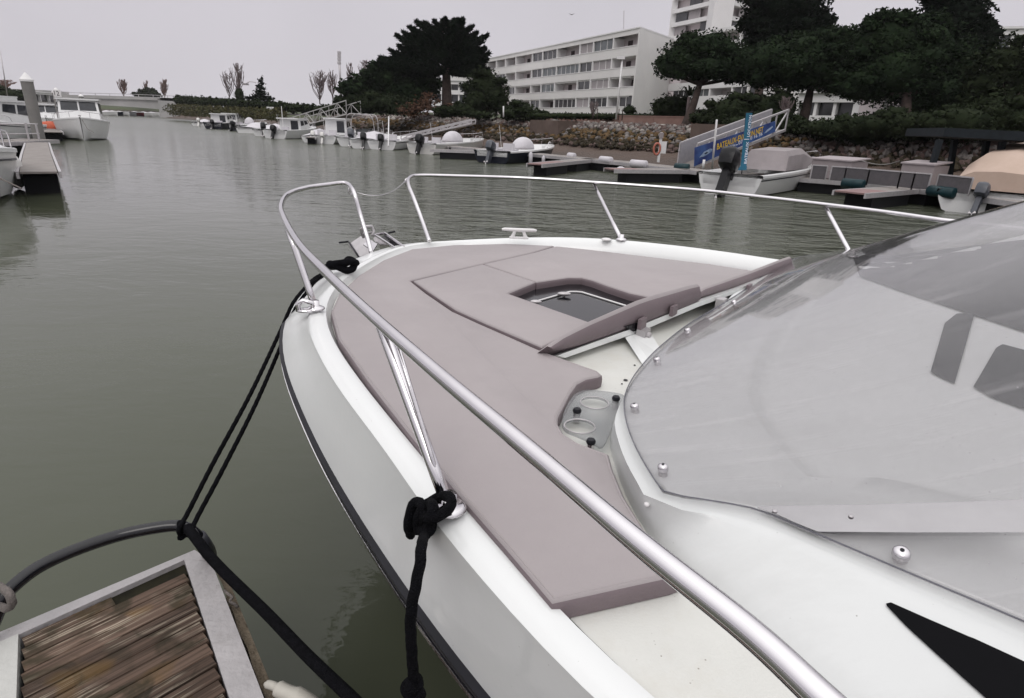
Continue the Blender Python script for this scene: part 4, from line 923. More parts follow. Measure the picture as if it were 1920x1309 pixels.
def tree(name, label, blobs, foot, fork, rt, m=M_leaf, dens=22, s=.22, cat='tree', limbs=True, group=None, clump=7, cflat=.6, csize=.27, cpush=.93, **k):
    root = thing(name, label, cat, tuple(foot), group); extra = []
    for c, r in blobs:
        for _ in range(clump if min(r) > .35 else 0):
            v = Vector((rng.normal(), rng.normal(), rng.normal()*.8+.25)).normalized(); q = csize*rng.uniform(.7, 1.35)
            extra.append(((c[0]+v.x*r[0]*cpush, c[1]+v.y*r[1]*cpush, c[2]+v.z*r[2]*cpush), (r[0]*q, r[1]*q, max(r)*q*cflat)))
    crown(root, list(blobs)+extra, m, dens, s, **k)
    if fork is not None:
        b = MB(); limb(b, foot, fork, rt, rt*.6, .04, 9)
        if limbs:
            for c, r in blobs: limb(b, fork, Vector(c)-Vector((0, 0, r[2]*.3)), rt*.5, rt*.15, .10, 6)
        b.build('trunk', M_bark, root, smooth=True)
    return root
# stone pine behind the second gangway (low broad crown)
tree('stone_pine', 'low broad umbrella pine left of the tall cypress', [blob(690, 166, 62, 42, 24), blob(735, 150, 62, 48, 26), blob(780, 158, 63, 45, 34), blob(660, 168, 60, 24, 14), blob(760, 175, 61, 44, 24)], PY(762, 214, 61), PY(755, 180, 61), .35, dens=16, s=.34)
# cypress with ragged layered tips
cb = []
for u, v, ru, rv in ((833, 62, 34, 20), (800, 66, 26, 12), (866, 72, 34, 20), (790, 92, 30, 14), (840, 96, 58, 24), (886, 100, 26, 18), (775, 52, 16, 6), (845, 42, 24, 8), (875, 48, 18, 6), (752, 100, 24, 7), (738, 118, 24, 9), (720, 124, 14, 6), (820, 122, 52, 22), (872, 130, 36, 20), (770, 118, 30, 12), (835, 148, 34, 16), (905, 118, 14, 9), (896, 84, 18, 7)):
    cb.append(blob(u, v, 60, ru*.84, rv*.72, px2m(min(ru, 30), 60)))
CY = 60
cyp = thing('monterey_cypress', 'tall dark ragged cypress standing left of the white apartment block', 'tree', tuple(PY(836, 214, CY)))
tips = [(835, 37), (815, 40), (800, 47), (781, 41), (768, 52), (757, 61), (762, 72), (788, 66), (778, 84), (752, 93), (733, 95), (714, 108), (706, 121), (728, 128), (748, 116), (765, 104), (852, 38), (868, 44), (880, 55), (893, 62), (903, 74), (908, 90), (917, 100), (913, 112), (906, 124), (893, 135), (876, 140), (800, 130), (778, 124), (860, 60), (842, 55), (820, 60), (885, 90), (790, 100), (870, 110), (815, 90), (845, 85), (845, 118), (820, 125), (865, 138), (830, 105), (875, 75), (805, 75), (897, 104), (760, 84), (738, 108)]
Vs = []; bl_ = MB()
for (u, v) in tips:
    for rep in range(2):
        uu, vv = u+rng.normal()*(0 if rep == 0 else 14), v+rng.normal()*(0 if rep == 0 else 8)
        dy = rng.uniform(-1, 1)*px2m(max(8, 55-abs(uu-836)), CY); tip = np.array(PY(uu, vv, CY+dy)); base_ = np.array(PY(836+(uu-836)*.28, min(138, vv+14+abs(uu-836)*.28), CY+dy*.3)); L_ = np.linalg.norm(tip-base_); n = int(520+130*L_)
        t = rng.uniform(0, 1, n)**.75; ax = (tip-base_)/L_; w = (.10+.30*np.sin(np.pi*np.minimum(1, t*.95))**.8)*L_*.55*(1-t**3*.75)
        rnd = rng.normal(size=(n, 3))*.48; rnd[:, 2] = rnd[:, 2]*.42+.12; pos = base_+ax*(t*L_)[:, None]+rnd*w[:, None]
        a_ = ax+rng.normal(size=(n, 3))*.55; a_ /= np.linalg.norm(a_, axis=1)[:, None]; b2 = np.cross(a_, rng.normal(size=(n, 3))); b2 /= np.linalg.norm(b2, axis=1)[:, None]
        sz = rng.uniform(.14, .42, n)[:, None]; Vs.append(np.stack([pos+a_*sz, pos-a_*sz*.35+b2*sz*.34, pos-a_*sz*.35-b2*sz*.34], 1).reshape(-1, 3))
        if rep == 0: limb(bl_, Vector(base_), Vector(tip)-Vector(ax)*L_*.2, .14, .03, .05, 5)
V = np.concatenate(Vs); npmesh('crown', V, np.arange(len(V)).reshape(-1, 3), M_leaf2, cyp)
crown(cyp, [blob(836, 95, CY, 22, 34), blob(806, 108, CY, 16, 10), blob(868, 96, CY, 16, 20)], M_leaf2, 12, .3, core=.72)
limb(bl_, PY(838, 214, CY), PY(836, 90, CY), .55, .25, .01, 9); bl_.build('trunk', M_bark, cyp, smooth=True)
tree('round_bush', 'big round dark evergreen bush in front of the left end of the apartment block', [blob(910, 172, 52, 38, 36), blob(893, 190, 51, 24, 22), blob(930, 188, 51, 22, 22)], PY(912, 222, 51), PY(912, 195, 51), .2, m=M_bush, dens=20, s=.26, cat='shrub', limbs=False)
tree('evergreen_shrub', 'low spreading evergreen shrub right of the round bush', [blob(975, 208, 48, 30, 14), blob(1002, 216, 47, 24, 10), blob(955, 214, 47, 18, 10)], PY(978, 224, 47), None, .1, m=M_bush, dens=22, s=.2, cat='shrub')
tree('russet_shrub', 'leafless russet shrub under the cypress', [blob(800, 192, 54, 24, 14), blob(845, 203, 53, 22, 10), blob(780, 205, 52, 30, 12)], PY(815, 215, 53), PY(815, 205, 53), .1, m=M_rust, dens=9, s=.22, cat='shrub', core=.35, shell=(.3, 1.1))
tree('dark_undergrowth', 'dark evergreen undergrowth beneath the low umbrella pine', [blob(720, 196, 58, 44, 18), blob(670, 190, 60, 34, 16), blob(760, 203, 55, 30, 14)], PY(720, 215, 57), None, .1, m=M_bush, dens=14, s=.24, cat='shrub')
tree('evergreen_shrub', 'dark shrubs along the foot of the cypress trunk', [blob(866, 206, 50, 26, 12), blob(838, 210, 50, 24, 10), blob(900, 215, 49, 26, 8)], PY(866, 220, 50), None, .1, m=M_bush, dens=18, s=.22, cat='shrub')
# pines in front of the right wing
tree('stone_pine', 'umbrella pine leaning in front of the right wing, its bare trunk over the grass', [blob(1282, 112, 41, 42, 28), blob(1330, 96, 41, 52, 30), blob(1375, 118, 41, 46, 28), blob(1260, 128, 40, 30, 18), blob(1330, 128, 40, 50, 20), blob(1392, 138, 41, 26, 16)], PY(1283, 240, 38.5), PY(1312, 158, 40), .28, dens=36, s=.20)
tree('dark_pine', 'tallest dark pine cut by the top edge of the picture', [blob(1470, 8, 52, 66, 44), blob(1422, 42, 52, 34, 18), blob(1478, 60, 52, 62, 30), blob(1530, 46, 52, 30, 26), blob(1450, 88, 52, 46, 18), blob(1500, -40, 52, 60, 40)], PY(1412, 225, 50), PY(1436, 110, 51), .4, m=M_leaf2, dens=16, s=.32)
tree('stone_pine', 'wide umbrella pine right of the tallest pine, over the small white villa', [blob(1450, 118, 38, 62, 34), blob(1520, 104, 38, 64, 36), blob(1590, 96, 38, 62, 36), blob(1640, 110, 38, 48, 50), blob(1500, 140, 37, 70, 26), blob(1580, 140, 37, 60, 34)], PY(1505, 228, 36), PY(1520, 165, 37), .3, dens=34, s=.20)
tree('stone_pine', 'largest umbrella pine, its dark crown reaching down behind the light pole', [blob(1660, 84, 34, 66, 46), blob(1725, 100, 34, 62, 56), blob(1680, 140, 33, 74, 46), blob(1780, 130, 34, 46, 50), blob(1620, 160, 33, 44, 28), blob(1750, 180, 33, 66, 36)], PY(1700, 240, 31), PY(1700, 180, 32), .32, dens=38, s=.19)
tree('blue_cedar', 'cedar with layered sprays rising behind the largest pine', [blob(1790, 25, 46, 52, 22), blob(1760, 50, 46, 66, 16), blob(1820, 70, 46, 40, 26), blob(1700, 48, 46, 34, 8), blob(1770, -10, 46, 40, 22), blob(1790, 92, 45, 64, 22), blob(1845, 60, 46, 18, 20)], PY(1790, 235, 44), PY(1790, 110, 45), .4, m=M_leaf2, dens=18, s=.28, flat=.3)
tree('holm_oak', 'loose dark tree at the right edge of the picture', [blob(1880, 115, 30, 44, 34), blob(1905, 150, 30, 44, 34), blob(1850, 160, 30, 40, 40), blob(1950, 110, 30, 50, 44), blob(1870, 200, 29, 56, 28)], PY(1890, 250, 28), PY(1890, 200, 29), .25, m=M_bush, dens=24, s=.22, shell=(.5, 1.1), core=.6)
tree('clipped_bush', 'clipped round bush at the foot of the white end wall', [blob(1262, 202, 42, 34, 22), blob(1240, 206, 42, 18, 17)], PY(1262, 222, 42), None, .1, m=M_bush, dens=26, s=.16, cat='shrub')
tree('evergreen_shrub', 'dark shrubbery between the leaning pine and the gangway banner', [blob(1370, 210, 36, 46, 26), blob(1425, 205, 36, 42, 26), blob(1465, 200, 36, 30, 30), blob(1330, 222, 36, 30, 16), blob(1450, 228, 34, 44, 16), blob(1395, 232, 34, 50, 14)], PY(1400, 240, 35), None, .1, m=M_bush, dens=22, s=.18, cat='shrub')
tree('evergreen_shrub', 'dark hedge of shrubs above the rocks on the far right', [blob(1560, 242, 29, 60, 18), blob(1640, 238, 28, 70, 24), blob(1720, 236, 27, 66, 26), blob(1800, 232, 26, 70, 30), blob(1890, 228, 26, 70, 34), blob(1500, 240, 31, 40, 14)], PY(1650, 262, 27), None, .1, m=M_bush, dens=24, s=.16, cat='shrub')
tree('round_shrub', 'small rounded shrub between the garden wall and the end wall', [blob(1180, 207, 46, 12, 9)], PY(1180, 214, 46), None, .1, m=M_bush, dens=30, s=.13, cat='shrub')
# garden hedge line along the block
for k, (u0, u1) in enumerate(((1010, 1100), (1105, 1225))):
    bl_ = [blob(u, 217+(u-1010)*.012, 44, 16, 5.5) for u in range(u0, u1, 14)]
    tree('garden_hedge', ['low garden hedge behind the left part of the rendered wall', 'low garden hedge behind the right part of the rendered wall'][k], bl_, PY(u0, 222, 44), None, .1, m=M_hedge, dens=18, s=.16, cat='hedge')
# dark hedge on the left embankment
bl_ = []
for k, u in enumerate(np.linspace(332, 690, 40)):
    Y = np.interp(u, [332, 450, 560, 690], [140, 100, 80, 62]); v = np.interp(u, [332, 420, 510, 600, 690], [187.5, 193, 199, 206, 205]); bl_.append(blob(u+rng.uniform(-2, 2), v, Y, 8.5, np.interp(u, [332, 690], [9, 8])*rng.uniform(.85, 1.1), 1.2))
tree('boundary_hedge', 'long dark clipped hedge on top of the grassy bank by the bridge', bl_, PY(340, 205, 138), None, .1, m=M_hedge, dens=5, s=.3, cat='hedge', cap=1500)
# grassy bank front of the hedge
bl_ = []
for u in np.linspace(326, 520, 26):
    Y = np.interp(u, [326, 420, 520], [130, 96, 76]); bl_.append(blob(u, np.interp(u, [326, 520], [206, 215]), Y, 12, 10, 3.0))
V, F = leafcloud(bl_, 5, .3, cap=1200); tag(npmesh('long_grass', V, F, mat('long_grass', (.035, .045, .016), .9, col2=(.075, .060, .026), scale=.5)), 'rough green and brown grass covering the slope below the hedge', 'grass', kind='stuff')
M_hazed = M_twig
def bare(name, label, u, vb, vt, Y, wpx, n=26, m=None, group=None, fast=True, ivy=None):
    foot = PY(u, vb, Y); top = PY(u, vt, Y); H_ = (top-foot).length; root = thing(name, label, 'tree', tuple(foot), group); b = MB(); W_ = px2m(wpx, Y)
    b.tube(smooth_line([foot, foot.lerp(top, .4)+Vector((rng.uniform(-.2, .2), 0, 0)), top], 5), [H_*.018*(1-i/10.5)+.01 for i in range(11)], 6); b.build('trunk', M_bark if m is None else m, root, smooth=True)
    b = MB()
    for k in range(n):
        t = rng.uniform(.12, .93); a = foot.lerp(top, t); ang = rng.uniform(0, 6.28); L_ = H_*(1-t)*rng.uniform(.35, .8)+H_*.06; sp = W_*(1-t*.55)*rng.uniform(.5, 1.1)
        e = a+Vector((math.cos(ang)*sp, math.sin(ang)*sp, L_)); mid = a.lerp(e, .45)+Vector((math.cos(ang)*sp*.25, math.sin(ang)*sp*.25, 0)); r_ = max(.012, px2m(.55, Y)) ; b.tube([a, mid, e], [r_*1.3, r_, r_*.5], 4)
        for q in range(3):
            f0 = a.lerp(e, rng.uniform(.3, .9)); f1 = f0+Vector((rng.uniform(-1, 1)*sp*.45, rng.uniform(-1, 1)*sp*.45, L_*rng.uniform(.15, .4))); b.tube([f0, f1], [r_*.7, r_*.3], 3)
    b.build('crown', m or M_twig, root, merge=False)
    if ivy: c = PY(u+2, ivy, Y); crown(root, [(tuple(c), (px2m(9, Y), px2m(9, Y), px2m(14, Y)))], M_bush, 10, .2)
    return root
bare('bare_poplar', 'bare poplar with ivy at its foot, taller of the pair by the street lamp', 447, 190, 120, 112, 14, 34, ivy=178)
bare('bare_tree', 'thin bare tree leaning left beside the ivy-footed poplar', 430, 192, 136, 112, 14, 20)
bare('bare_poplar', 'broad bare poplar left of the lattice mast', 600, 196, 134, 92, 20, 40)
bare('bare_poplar', 'slim bare poplar just left of the lattice mast', 624, 194, 132, 92, 11, 26)
bare('bare_poplar', 'bare treetop just right of the lattice mast', 657, 170, 119, 95, 9, 22)
bare('bare_poplar', 'wide bare treetop over the low umbrella pine', 688, 165, 114, 95, 18, 34)
bare('bare_poplar', 'bare reddish poplar above the middle of the bridge', 232, 186, 150, 230, 9, 44, m=M_dry)
bare('bare_poplar', 'bare reddish poplar above the right end of the bridge', 309, 186, 149, 230, 9, 46, m=M_dry)
bare('bare_poplar', 'bare reddish poplar tip behind the bridge conifer', 275, 180, 150, 240, 5, 24, m=M_dry)
bare('bare_shrub', 'leafless reddish shrubs at the left edge beyond the moored boats', 14, 176, 150, 120, 22, 40, m=M_dry)
bare('young_tree', 'young staked tree in front of the apartment block, left one', 1114, 222, 190, 42, 14, 22)
bare('young_tree', 'bare bush with fine twigs right of the gangway banner', 1472, 222, 182, 30, 16, 40)
tree('spreading_conifer', 'low dark conifer behind the bridge parapet', [blob(276, 178, 225, 22, 6), blob(276, 172, 225, 14, 6)], PY(276, 188, 225), None, .1, m=M_bush, dens=1.6, s=.7)
cf = []
for k in range(9):
    v = 146+k*5; cf.append(blob(489+(-1)**k*2, v, 105, 3+k*1.5, 3.4))
tree('tiered_conifer', 'slender tiered conifer right of the street lamp', cf+[blob(470, 184, 105, 10, 4), blob(505, 186, 105, 9, 4)], PY(489, 192, 105), PY(489, 170, 105), .2, m=M_leaf2, dens=4, s=.4, core=.6, shell=(.5, 1.25), limbs=False)
tree('dark_bush', 'dark bushes on the left shore behind the moored boats', [blob(20, 180, 110, 34, 13), blob(45, 186, 110, 16, 12)], PY(20, 196, 110), None, .1, m=M_bush, dens=4, s=.4, cat='shrub')
# distant low tree line closing the horizon
bl_ = [blob(u, np.interp(u, [-100, 250, 600, 760], [190, 201, 214, 220])+rng.uniform(-1, 1), 300, 16, rng.uniform(3, 6), 6) for u in np.arange(-120, 760, 22)]
V, F = leafcloud(bl_, 1.2, 1.1, cap=700); tag(npmesh('far_treeline', V, F, M_twig), 'hazy low line of far trees behind the bridge', 'trees', kind='stuff')
# palm between hedge and leaning pine
pr_ = thing('young_palm', 'small palm with pale trunk beside the leaning pine', 'palm', tuple(PY(1288, 220, 40)))
b = MB(); b.tube([PY(1289, 218, 40), PY(1290, 200, 40), PY(1292, 182, 40)], [.14, .10, .09], 7); b.build('trunk', M_twig, pr_, smooth=True)
b = MB()
for k in range(16):
    a = k*.393; c = PY(1292, 181, 40); e1 = c+Vector((math.cos(a)*.45, math.sin(a)*.45, .35+.2*(k % 2))); e2 = c+Vector((math.cos(a)*.85, math.sin(a)*.85, .0+.3*(k % 3))); sd = Vector((-math.sin(a), math.cos(a), 0))*.06
    b.add([c-sd*.3, c+sd*.3, e1+sd, e1-sd, e2], [(0, 1, 2, 3), (3, 2, 4)])
b.build('fronds', M_bush, pr_, merge=False)
# ------------------------------------------------------------------ buildings
M_plaster = mat('cream_plaster', (.66, .645, .635), .8, col2=(.73, .715, .70), scale=.35)
M_plaster2 = mat('white_plaster', (.70, .69, .69), .8, col2=(.77, .76, .76), scale=.4)
M_loggia = mat('loggia_wall', (.60, .54, .55), .85, var=.08, scale=.5)
M_glass = mat('balcony_glass', (.075, .085, .09), .12, col2=(.14, .155, .165), scale=.4)
M_glassd = mat('dark_glass', (.03, .03, .034), .1, col2=(.06, .06, .065), scale=.5)
M_door = mat('dark_door', (.045, .028, .030), .6)
M_curt = mat('curtain', (.27, .25, .255), .8, col2=(.36, .33, .34), scale=1.5, stretch=(6, 6, .3))
UP = Vector((0, 0, 1))
def hbox(b, A, d, n, t0, t1, o0, o1, z0, z1):   # box in facade coordinates: t along, o outward, z up
    c = A+d*((t0+t1)/2)+n*((o0+o1)/2); c.z = (z0+z1)/2; return b.box(c, (abs(t1-t0), abs(o1-o0), z1-z0), (d, n, UP))
bA = PY(1200.5, 52, 80); bB = PY(913, 106, 124)
bA0 = Vector((bA.x, bA.y, 0)); bB0 = Vector((bB.x, bB.y, 0)); fd = (bB0-bA0).normalized(); fn = Vector((fd.y, -fd.x, 0));
if fn.dot(-bA0) < 0: fn = -fn
def zat(u, v): return PP(u, v, bA0, bB0).z
def tat(u, v): return (PP(u, v, bA0, bB0)-bA0).dot(fd)
ztop = bA.z; zo = [zat(1200, v) for v in (62, 84)]+[zat(1197, v) for v in (103, 124)]+[zat(1194, v) for v in (141, 162)]+[zat(1190, v) for v in (179, 200)]
zbase = zat(1188, 214)-.6
blk = thing('apartment_block', 'long white four storey apartment block with glazed and open loggias', 'apartment building', (bA0.x, bA0.y, zbase))
LEN = 70.; DEP = 12.
endn = (Vector((PY(1264, 71, 88.5).x, PY(1264, 71, 88.5).y, 0))-bA0); DEP = endn.length; ed = endn.normalized()
b = MB(); # solid body behind the loggias
q0 = bA0+fd*.0; kz = 1.6/ed.dot(-fn); TS = max(.24, (ed*kz).dot(fd)+.26); core = [bA0+ed*kz+fd*.25, bA0+fd*LEN-fn*1.6, bA0+fd*LEN+ed*DEP, bA0+ed*DEP+fd*.25]
b.prism([Vector((p.x, p.y, zbase)) for p in core], (0, 0, ztop-zbase-.15)); b.build('wall', M_loggia, blk, label='pinkish back wall of the loggias')
b = MB(); b.prism([Vector((p.x, p.y, zbase)) for p in (bA0+fn*.02-fd*.02, bA0-fd*.02+ed*DEP, bA0+fd*.23+ed*DEP, bA0+fd*.23+fn*.02)], (0, 0, ztop-zbase)); b.build('end_wall', M_plaster, blk)
b = MB(); b.prism([Vector((p.x, p.y, ztop-.02)) for p in (bA0+fn*.1-fd*.08, bA0-fd*.08+ed*(DEP+.1), bA0+fd*LEN+ed*DEP, bA0+fd*LEN+fn*.1)], (0, 0, .14)); b.build('roof', M_plaster2, blk)
bands = [(ztop-.02, zo[0]), (zo[1], zo[2]), (zo[3], zo[4]), (zo[5], zo[6]), (zo[7], zbase)]
for z1, z0 in bands:
    b = MB(); hbox(b, bA0, fd, fn, .24, LEN, -.12, .0, z0, z1); b.build('balcony_parapet', M_plaster, blk)
    if z1 < ztop-1:
        b = MB(); hbox(b, bA0, fd, fn, TS, LEN, -1.6, -.13, z1-1.15, z1-.95); b.build('floor_slab', M_plaster, blk)
        b = MB(); hbox(b, bA0, fd, fn, .26, LEN, -.16, .05, z1-.02, z1+.06); b.build('sill', M_plaster2, blk)
bx = [[1201.5, 1149.6, 1112, 1086.7, 1044, 1017, 997.6, 966.5, 947, 930, 913, 902], [1194.5, 1146, 1110, 1085.5, 1042.5, 1016, 996, 966, 947, 929, 912], [1190.5, 1162.6, 1141, 1106, 1081.5, 1039, 1013.7, 994.5, 965, 946, 928], [1186, 1159, 1138, 1103.6, 1079, 1038, 1011, 993, 964, 945, 930]]
# content of every bay from the near corner: o open, g glazed, c curtained glass, d dark glass
kinds = ['ogcoddoooocc', 'ocdggdoodcoo', 'oocdogoodoco', 'dodcdododooc']
for r in range(4):
    z1, z0 = zo[2*r], zo[2*r+1]; xs = bx[r]; vv = [66, 107, 145, 183][r]
    # pixel row follows the perspective of the storey
    T = []
    zr = (z0+z1)/2
    for x in xs:
        lo, hi = 0., 90.
        for _ in range(40):
            m_ = (lo+hi)/2; q = bA0+fd*m_; pu = pix((q.x, q.y, zr))[0]
            if pu > x: lo = m_
            else: hi = m_
        T.append(lo)
    T[0] = .24; last = T[-1]
    while T[-1] < LEN-4: T.append(T[-1]+rng.choice([2.6, 4.2, 5.0]))
    for k in range(len(T)-1):
        t0, t1 = T[k], T[k+1]; kd = kinds[r][k % len(kinds[r])]
        b = MB(); hbox(b, bA0, fd, fn, t1-.11, t1+.11, -1.58, -.004, z0, z1); b.build('partition', M_plaster2, blk)
        if kd == 'o':
            b = MB(); w_ = min(1.0, (t1-t0)*.3); hbox(b, bA0, fd, fn, t0+(t1-t0)*.62, t0+(t1-t0)*.62+w_, -1.6, -1.54, z0-.8, z1-.3); b.build('balcony_door', M_door, blk)
        else:
            mm = {'g': M_glass, 'c': M_curt, 'd': M_glassd}[kd]; n_ = max(2, int((t1-t0)/1.3))
            b = MB(); hbox(b, bA0, fd, fn, t0+.1, t1-.12, -.24, -.20, z0+.04, z1-.02); w = b.build('window', mm, blk)
            for q in range(1, n_):
                tt = t0+(t1-t0)*q/n_; b = MB(); hbox(b, bA0, fd, fn, tt-.035, tt+.035, -.20, -.15, z0+.04, z1-.02); b.build('mullion', M_plaster2, w)
b = MB(); p = PY(1171, 52, 92); b.tube([p-Vector((0, 0, 1.2)), PY(1170, 20, 92)], .05, 6); b.build('roof_mast', M_alu, blk)
# ---- right wing
wA = PY(1264, 70, 88); wB = PY(1395, 44, 75.5); wA0 = Vector((wA.x, wA.y, 0)); wd = (Vector((wB.x, wB.y, 0))-wA0).normalized(); wn_ = Vector((wd.y, -wd.x, 0))
if wn_.dot(-wA0) < 0: wn_ = -wn_
WLN = (Vector((PY(1418, 100, 73.3).x, PY(1418, 100, 73.3).y, 0))-wA0).length
wing = thing('apartment_wing', 'white wing with balconies standing behind the leaning umbrella pine', 'apartment building', (wA0.x, wA0.y, zbase))
wt = wA.z
b = MB(); b.prism([Vector((p.x, p.y, zbase)) for p in (wA0-wn_*1.8, wA0+wd*(WLN-.3)-wn_*1.8, wA0+wd*(WLN-.3)-wn_*12, wA0-wn_*12)], (0, 0, wt-zbase-.1)); b.build('wall', M_loggia, wing)
b = MB(); hbox(b, wA0, wd, wn_, WLN-.28, WLN, -12, 0, zbase, wt-.6); b.build('end_wall', M_plaster, wing)
wz = [wt]+[PP(1300, v, wA0, wA0+wd).z for v in (70, 88, 103, 121, 136, 154, 168, 181, 205, 218)]
for k in range(0, 10, 2):
    z1, z0 = wz[k], wz[k+1] if k+1 < len(wz) else zbase
    b = MB(); hbox(b, wA0, wd, wn_, 0, WLN-.3, -.14, .0, z0, z1); b.build('balcony_parapet', M_plaster2, wing)
    b = MB(); hbox(b, wA0, wd, wn_, 0, WLN-.3, -1.78, -.15, z0-.02, z0+.2); b.build('floor_slab', M_plaster, wing)
for k in range(1, 10, 2):
    z1, z0 = wz[k], wz[k+1]
    for j, t in enumerate(np.arange(1.0, WLN-1, 4.1)):
        b = MB(); hbox(b, wA0, wd, wn_, t+3.7, t+3.95, -1.76, -.005, z0+.001, z1-.021); b.build('partition', M_plaster2, wing)
        if (j+k//2) % 3 != 2:
            b = MB(); hbox(b, wA0, wd, wn_, t+.05, t+3.65, -.26, -.22, z0+.01, z1-.03); w = b.build('window', [M_glass, M_glassd, M_glass][(j+k) % 3], wing)
            for q in (1.2, 2.4): b = MB(); hbox(b, wA0, wd, wn_, t+q, t+q+.07, -.22, -.17, z0+.01, z1-.03); b.build('mullion', M_plaster2, w)
# ---- tower
tP = PY(1351, 30, 105); tP0 = Vector((tP.x, tP.y, 0)); tl = PY(1262, 40, 116); tr = PY(1432, 20, 112)
tower = thing('tower_block', 'white balconied tower block rising out of the top of the picture', 'tower block', (tP0.x, tP0.y, zbase))
ld = (Vector((tl.x, tl.y, 0))-tP0); LL_ = ld.length; ld.normalize(); rd_ = (Vector((tr.x, tr.y, 0))-tP0); RL_ = rd_.length; rd_.normalize()
ztz = PP(1351, -160, tP0, tP0+ld).z
b = MB(); back = -(ld+rd_).normalized()
cl, crr = tP0+ld*LL_, tP0+rd_*RL_
inn = cl.normalized()
b.prism([Vector((p.x, p.y, zbase)) for p in (tP0+inn*1.6, cl+inn*1.6, cl+inn*14, crr+inn*14, crr+inn*1.6)], (0, 0, ztz-zbase)); b.build('wall', M_loggia, tower)
b = MB(); b.box(Vector((tP0.x, tP0.y+.4, (ztz+zbase)/2)), (3.0, 3.2, ztz-zbase)); b.build('pier', M_plaster2, tower)
b = MB(); cw = cl+inn*6.5; b.box(Vector((cw.x, cw.y, (ztz+zbase)/2)), (1.0, 13, ztz-zbase), (Vector((inn.y, -inn.x, 0)), inn, UP)); b.build('end_wall', M_plaster2, tower)
zb = PP(1340, 36, tP0, tP0+ld).z; st = PP(1340, 9, tP0, tP0+ld).z-zb
for k in range(-1, 7):
    z0 = zb+k*st; z1 = z0+st*.30
    for dd, L_ in ((ld, LL_), (rd_, RL_)):
        nn = Vector((dd.y, -dd.x, 0)); nn = nn if nn.y < 0 else -nn
        b = MB(); hbox(b, tP0, dd, nn, 1.5, L_, -.15, .3, z0, z1); b.build('balcony_parapet', M_plaster2, tower)
        b = MB(); hbox(b, tP0, dd, nn, 1.5, L_, -1.7, -.16, z0, z0+.25); b.build('floor_slab', M_plaster, tower)
        for q in range(3):
            t0 = 1.8+(L_-2)*q/3; t1 = t0+(L_-2)/3-.3
            if (q+k) % 3 != 0:
                b = MB(); hbox(b, tP0, dd, nn, t0, t1, -.2, -.16, z1+.01, z0+st-.02); w = b.build('window', [M_glass, M_curt, M_glassd][(q+k) % 3], tower)
            else:
                b = MB(); hbox(b, tP0, dd, nn, t0+.6, t0+1.5, -1.62, -1.55, z1-.2, z0+st-.5); b.build('balcony_door', M_door, tower)
# ---- far right block, villa, block seen under the cypress
def simple_block(name, label, uL, uR, vtl, vtr, YL, YR, rows, vb, win=(4, M_glass), dep=10, m=M_plaster2):
    a = PY(uL, vtl, YL); c = PY(uR, vtr, YR); a0 = Vector((a.x, a.y, 0)); c0 = Vector((c.x, c.y, 0)); d = (c0-a0).normalized(); n = Vector((d.y, -d.x, 0)); n = n if n.dot(-a0) > 0 else -n
    L_ = (c0-a0).length; zt = a.z; zb_ = PP(uL, vb, a0, c0).z; root = thing(name, label, 'building', (a0.x, a0.y, zb_))
    b = MB(); hbox(b, a0, d, n, 0, L_, -dep, -.9, zb_, zt-.05); b.build('wall', M_loggia, root)
    b = MB(); hbox(b, a0, d, n, -.3, L_+.3, -dep, .2, zt-.04, zt+.15); b.build('roof', m, root)
    for (v0, v1) in rows:
        z1, z0 = PP(uL, v0, a0, c0).z, PP(uL, v1, a0, c0).z
        b = MB(); hbox(b, a0, d, n, 0, L_, -.12, 0, z0, min(z1, zt-.05)); b.build('balcony_parapet', m, root)
    for j in range(win[0]+1):
        t = L_*j/win[0]; b = MB(); hbox(b, a0, d, n, max(0, t-.1), min(L_, t+.1), -.88, -.13, zb_, zt-.06); b.build('partition', m, root)
        if j < win[0]:
            b = MB(); hbox(b, a0, d, n, t+.12, t+L_/win[0]-.12, -.6, -.55, zb_+.1, zt-.1); w = b.build('window', win[1] if j % 2 else M_glassd, root)
    return root
simple_block('white_building', 'white flat roofed building at the right edge, above the loose dark tree', 1852, 1990, 54, 40, 62, 60, [(54, 66), (92, 104), (130, 142)], 190, (5, M_glass))
simple_block('white_building', 'low white villa with a dark terrace opening under the umbrella pines', 1498, 1605, 174, 181, 47, 44, [(174, 192), (216, 232)], 236, (3, M_glassd), 8)
simple_block('white_building', 'white building glimpsed between the cypress trunk and the round bush', 812, 925, 150, 146, 98, 96, [(150, 157), (168, 176), (190, 198), (212, 220)], 224, (7, M_glass))
simple_block('white_building', 'white building showing low beyond the right hand trees', 1862, 1990, 202, 214, 44, 40, [(202, 210)], 236, (4, M_glassd), 6)
simple_block('white_building', 'tiny white house seen through the trunks of the low umbrella pine', 648, 690, 183, 184, 90, 90, [(183, 188)], 205, (2, M_glassd), 6)
simple_block('red_roofed_house', 'long low house with a reddish roof beyond the tallest piling', 58, 108, 172, 174, 118, 128, [(172, 176)], 190, (3, M_glassd), 8)
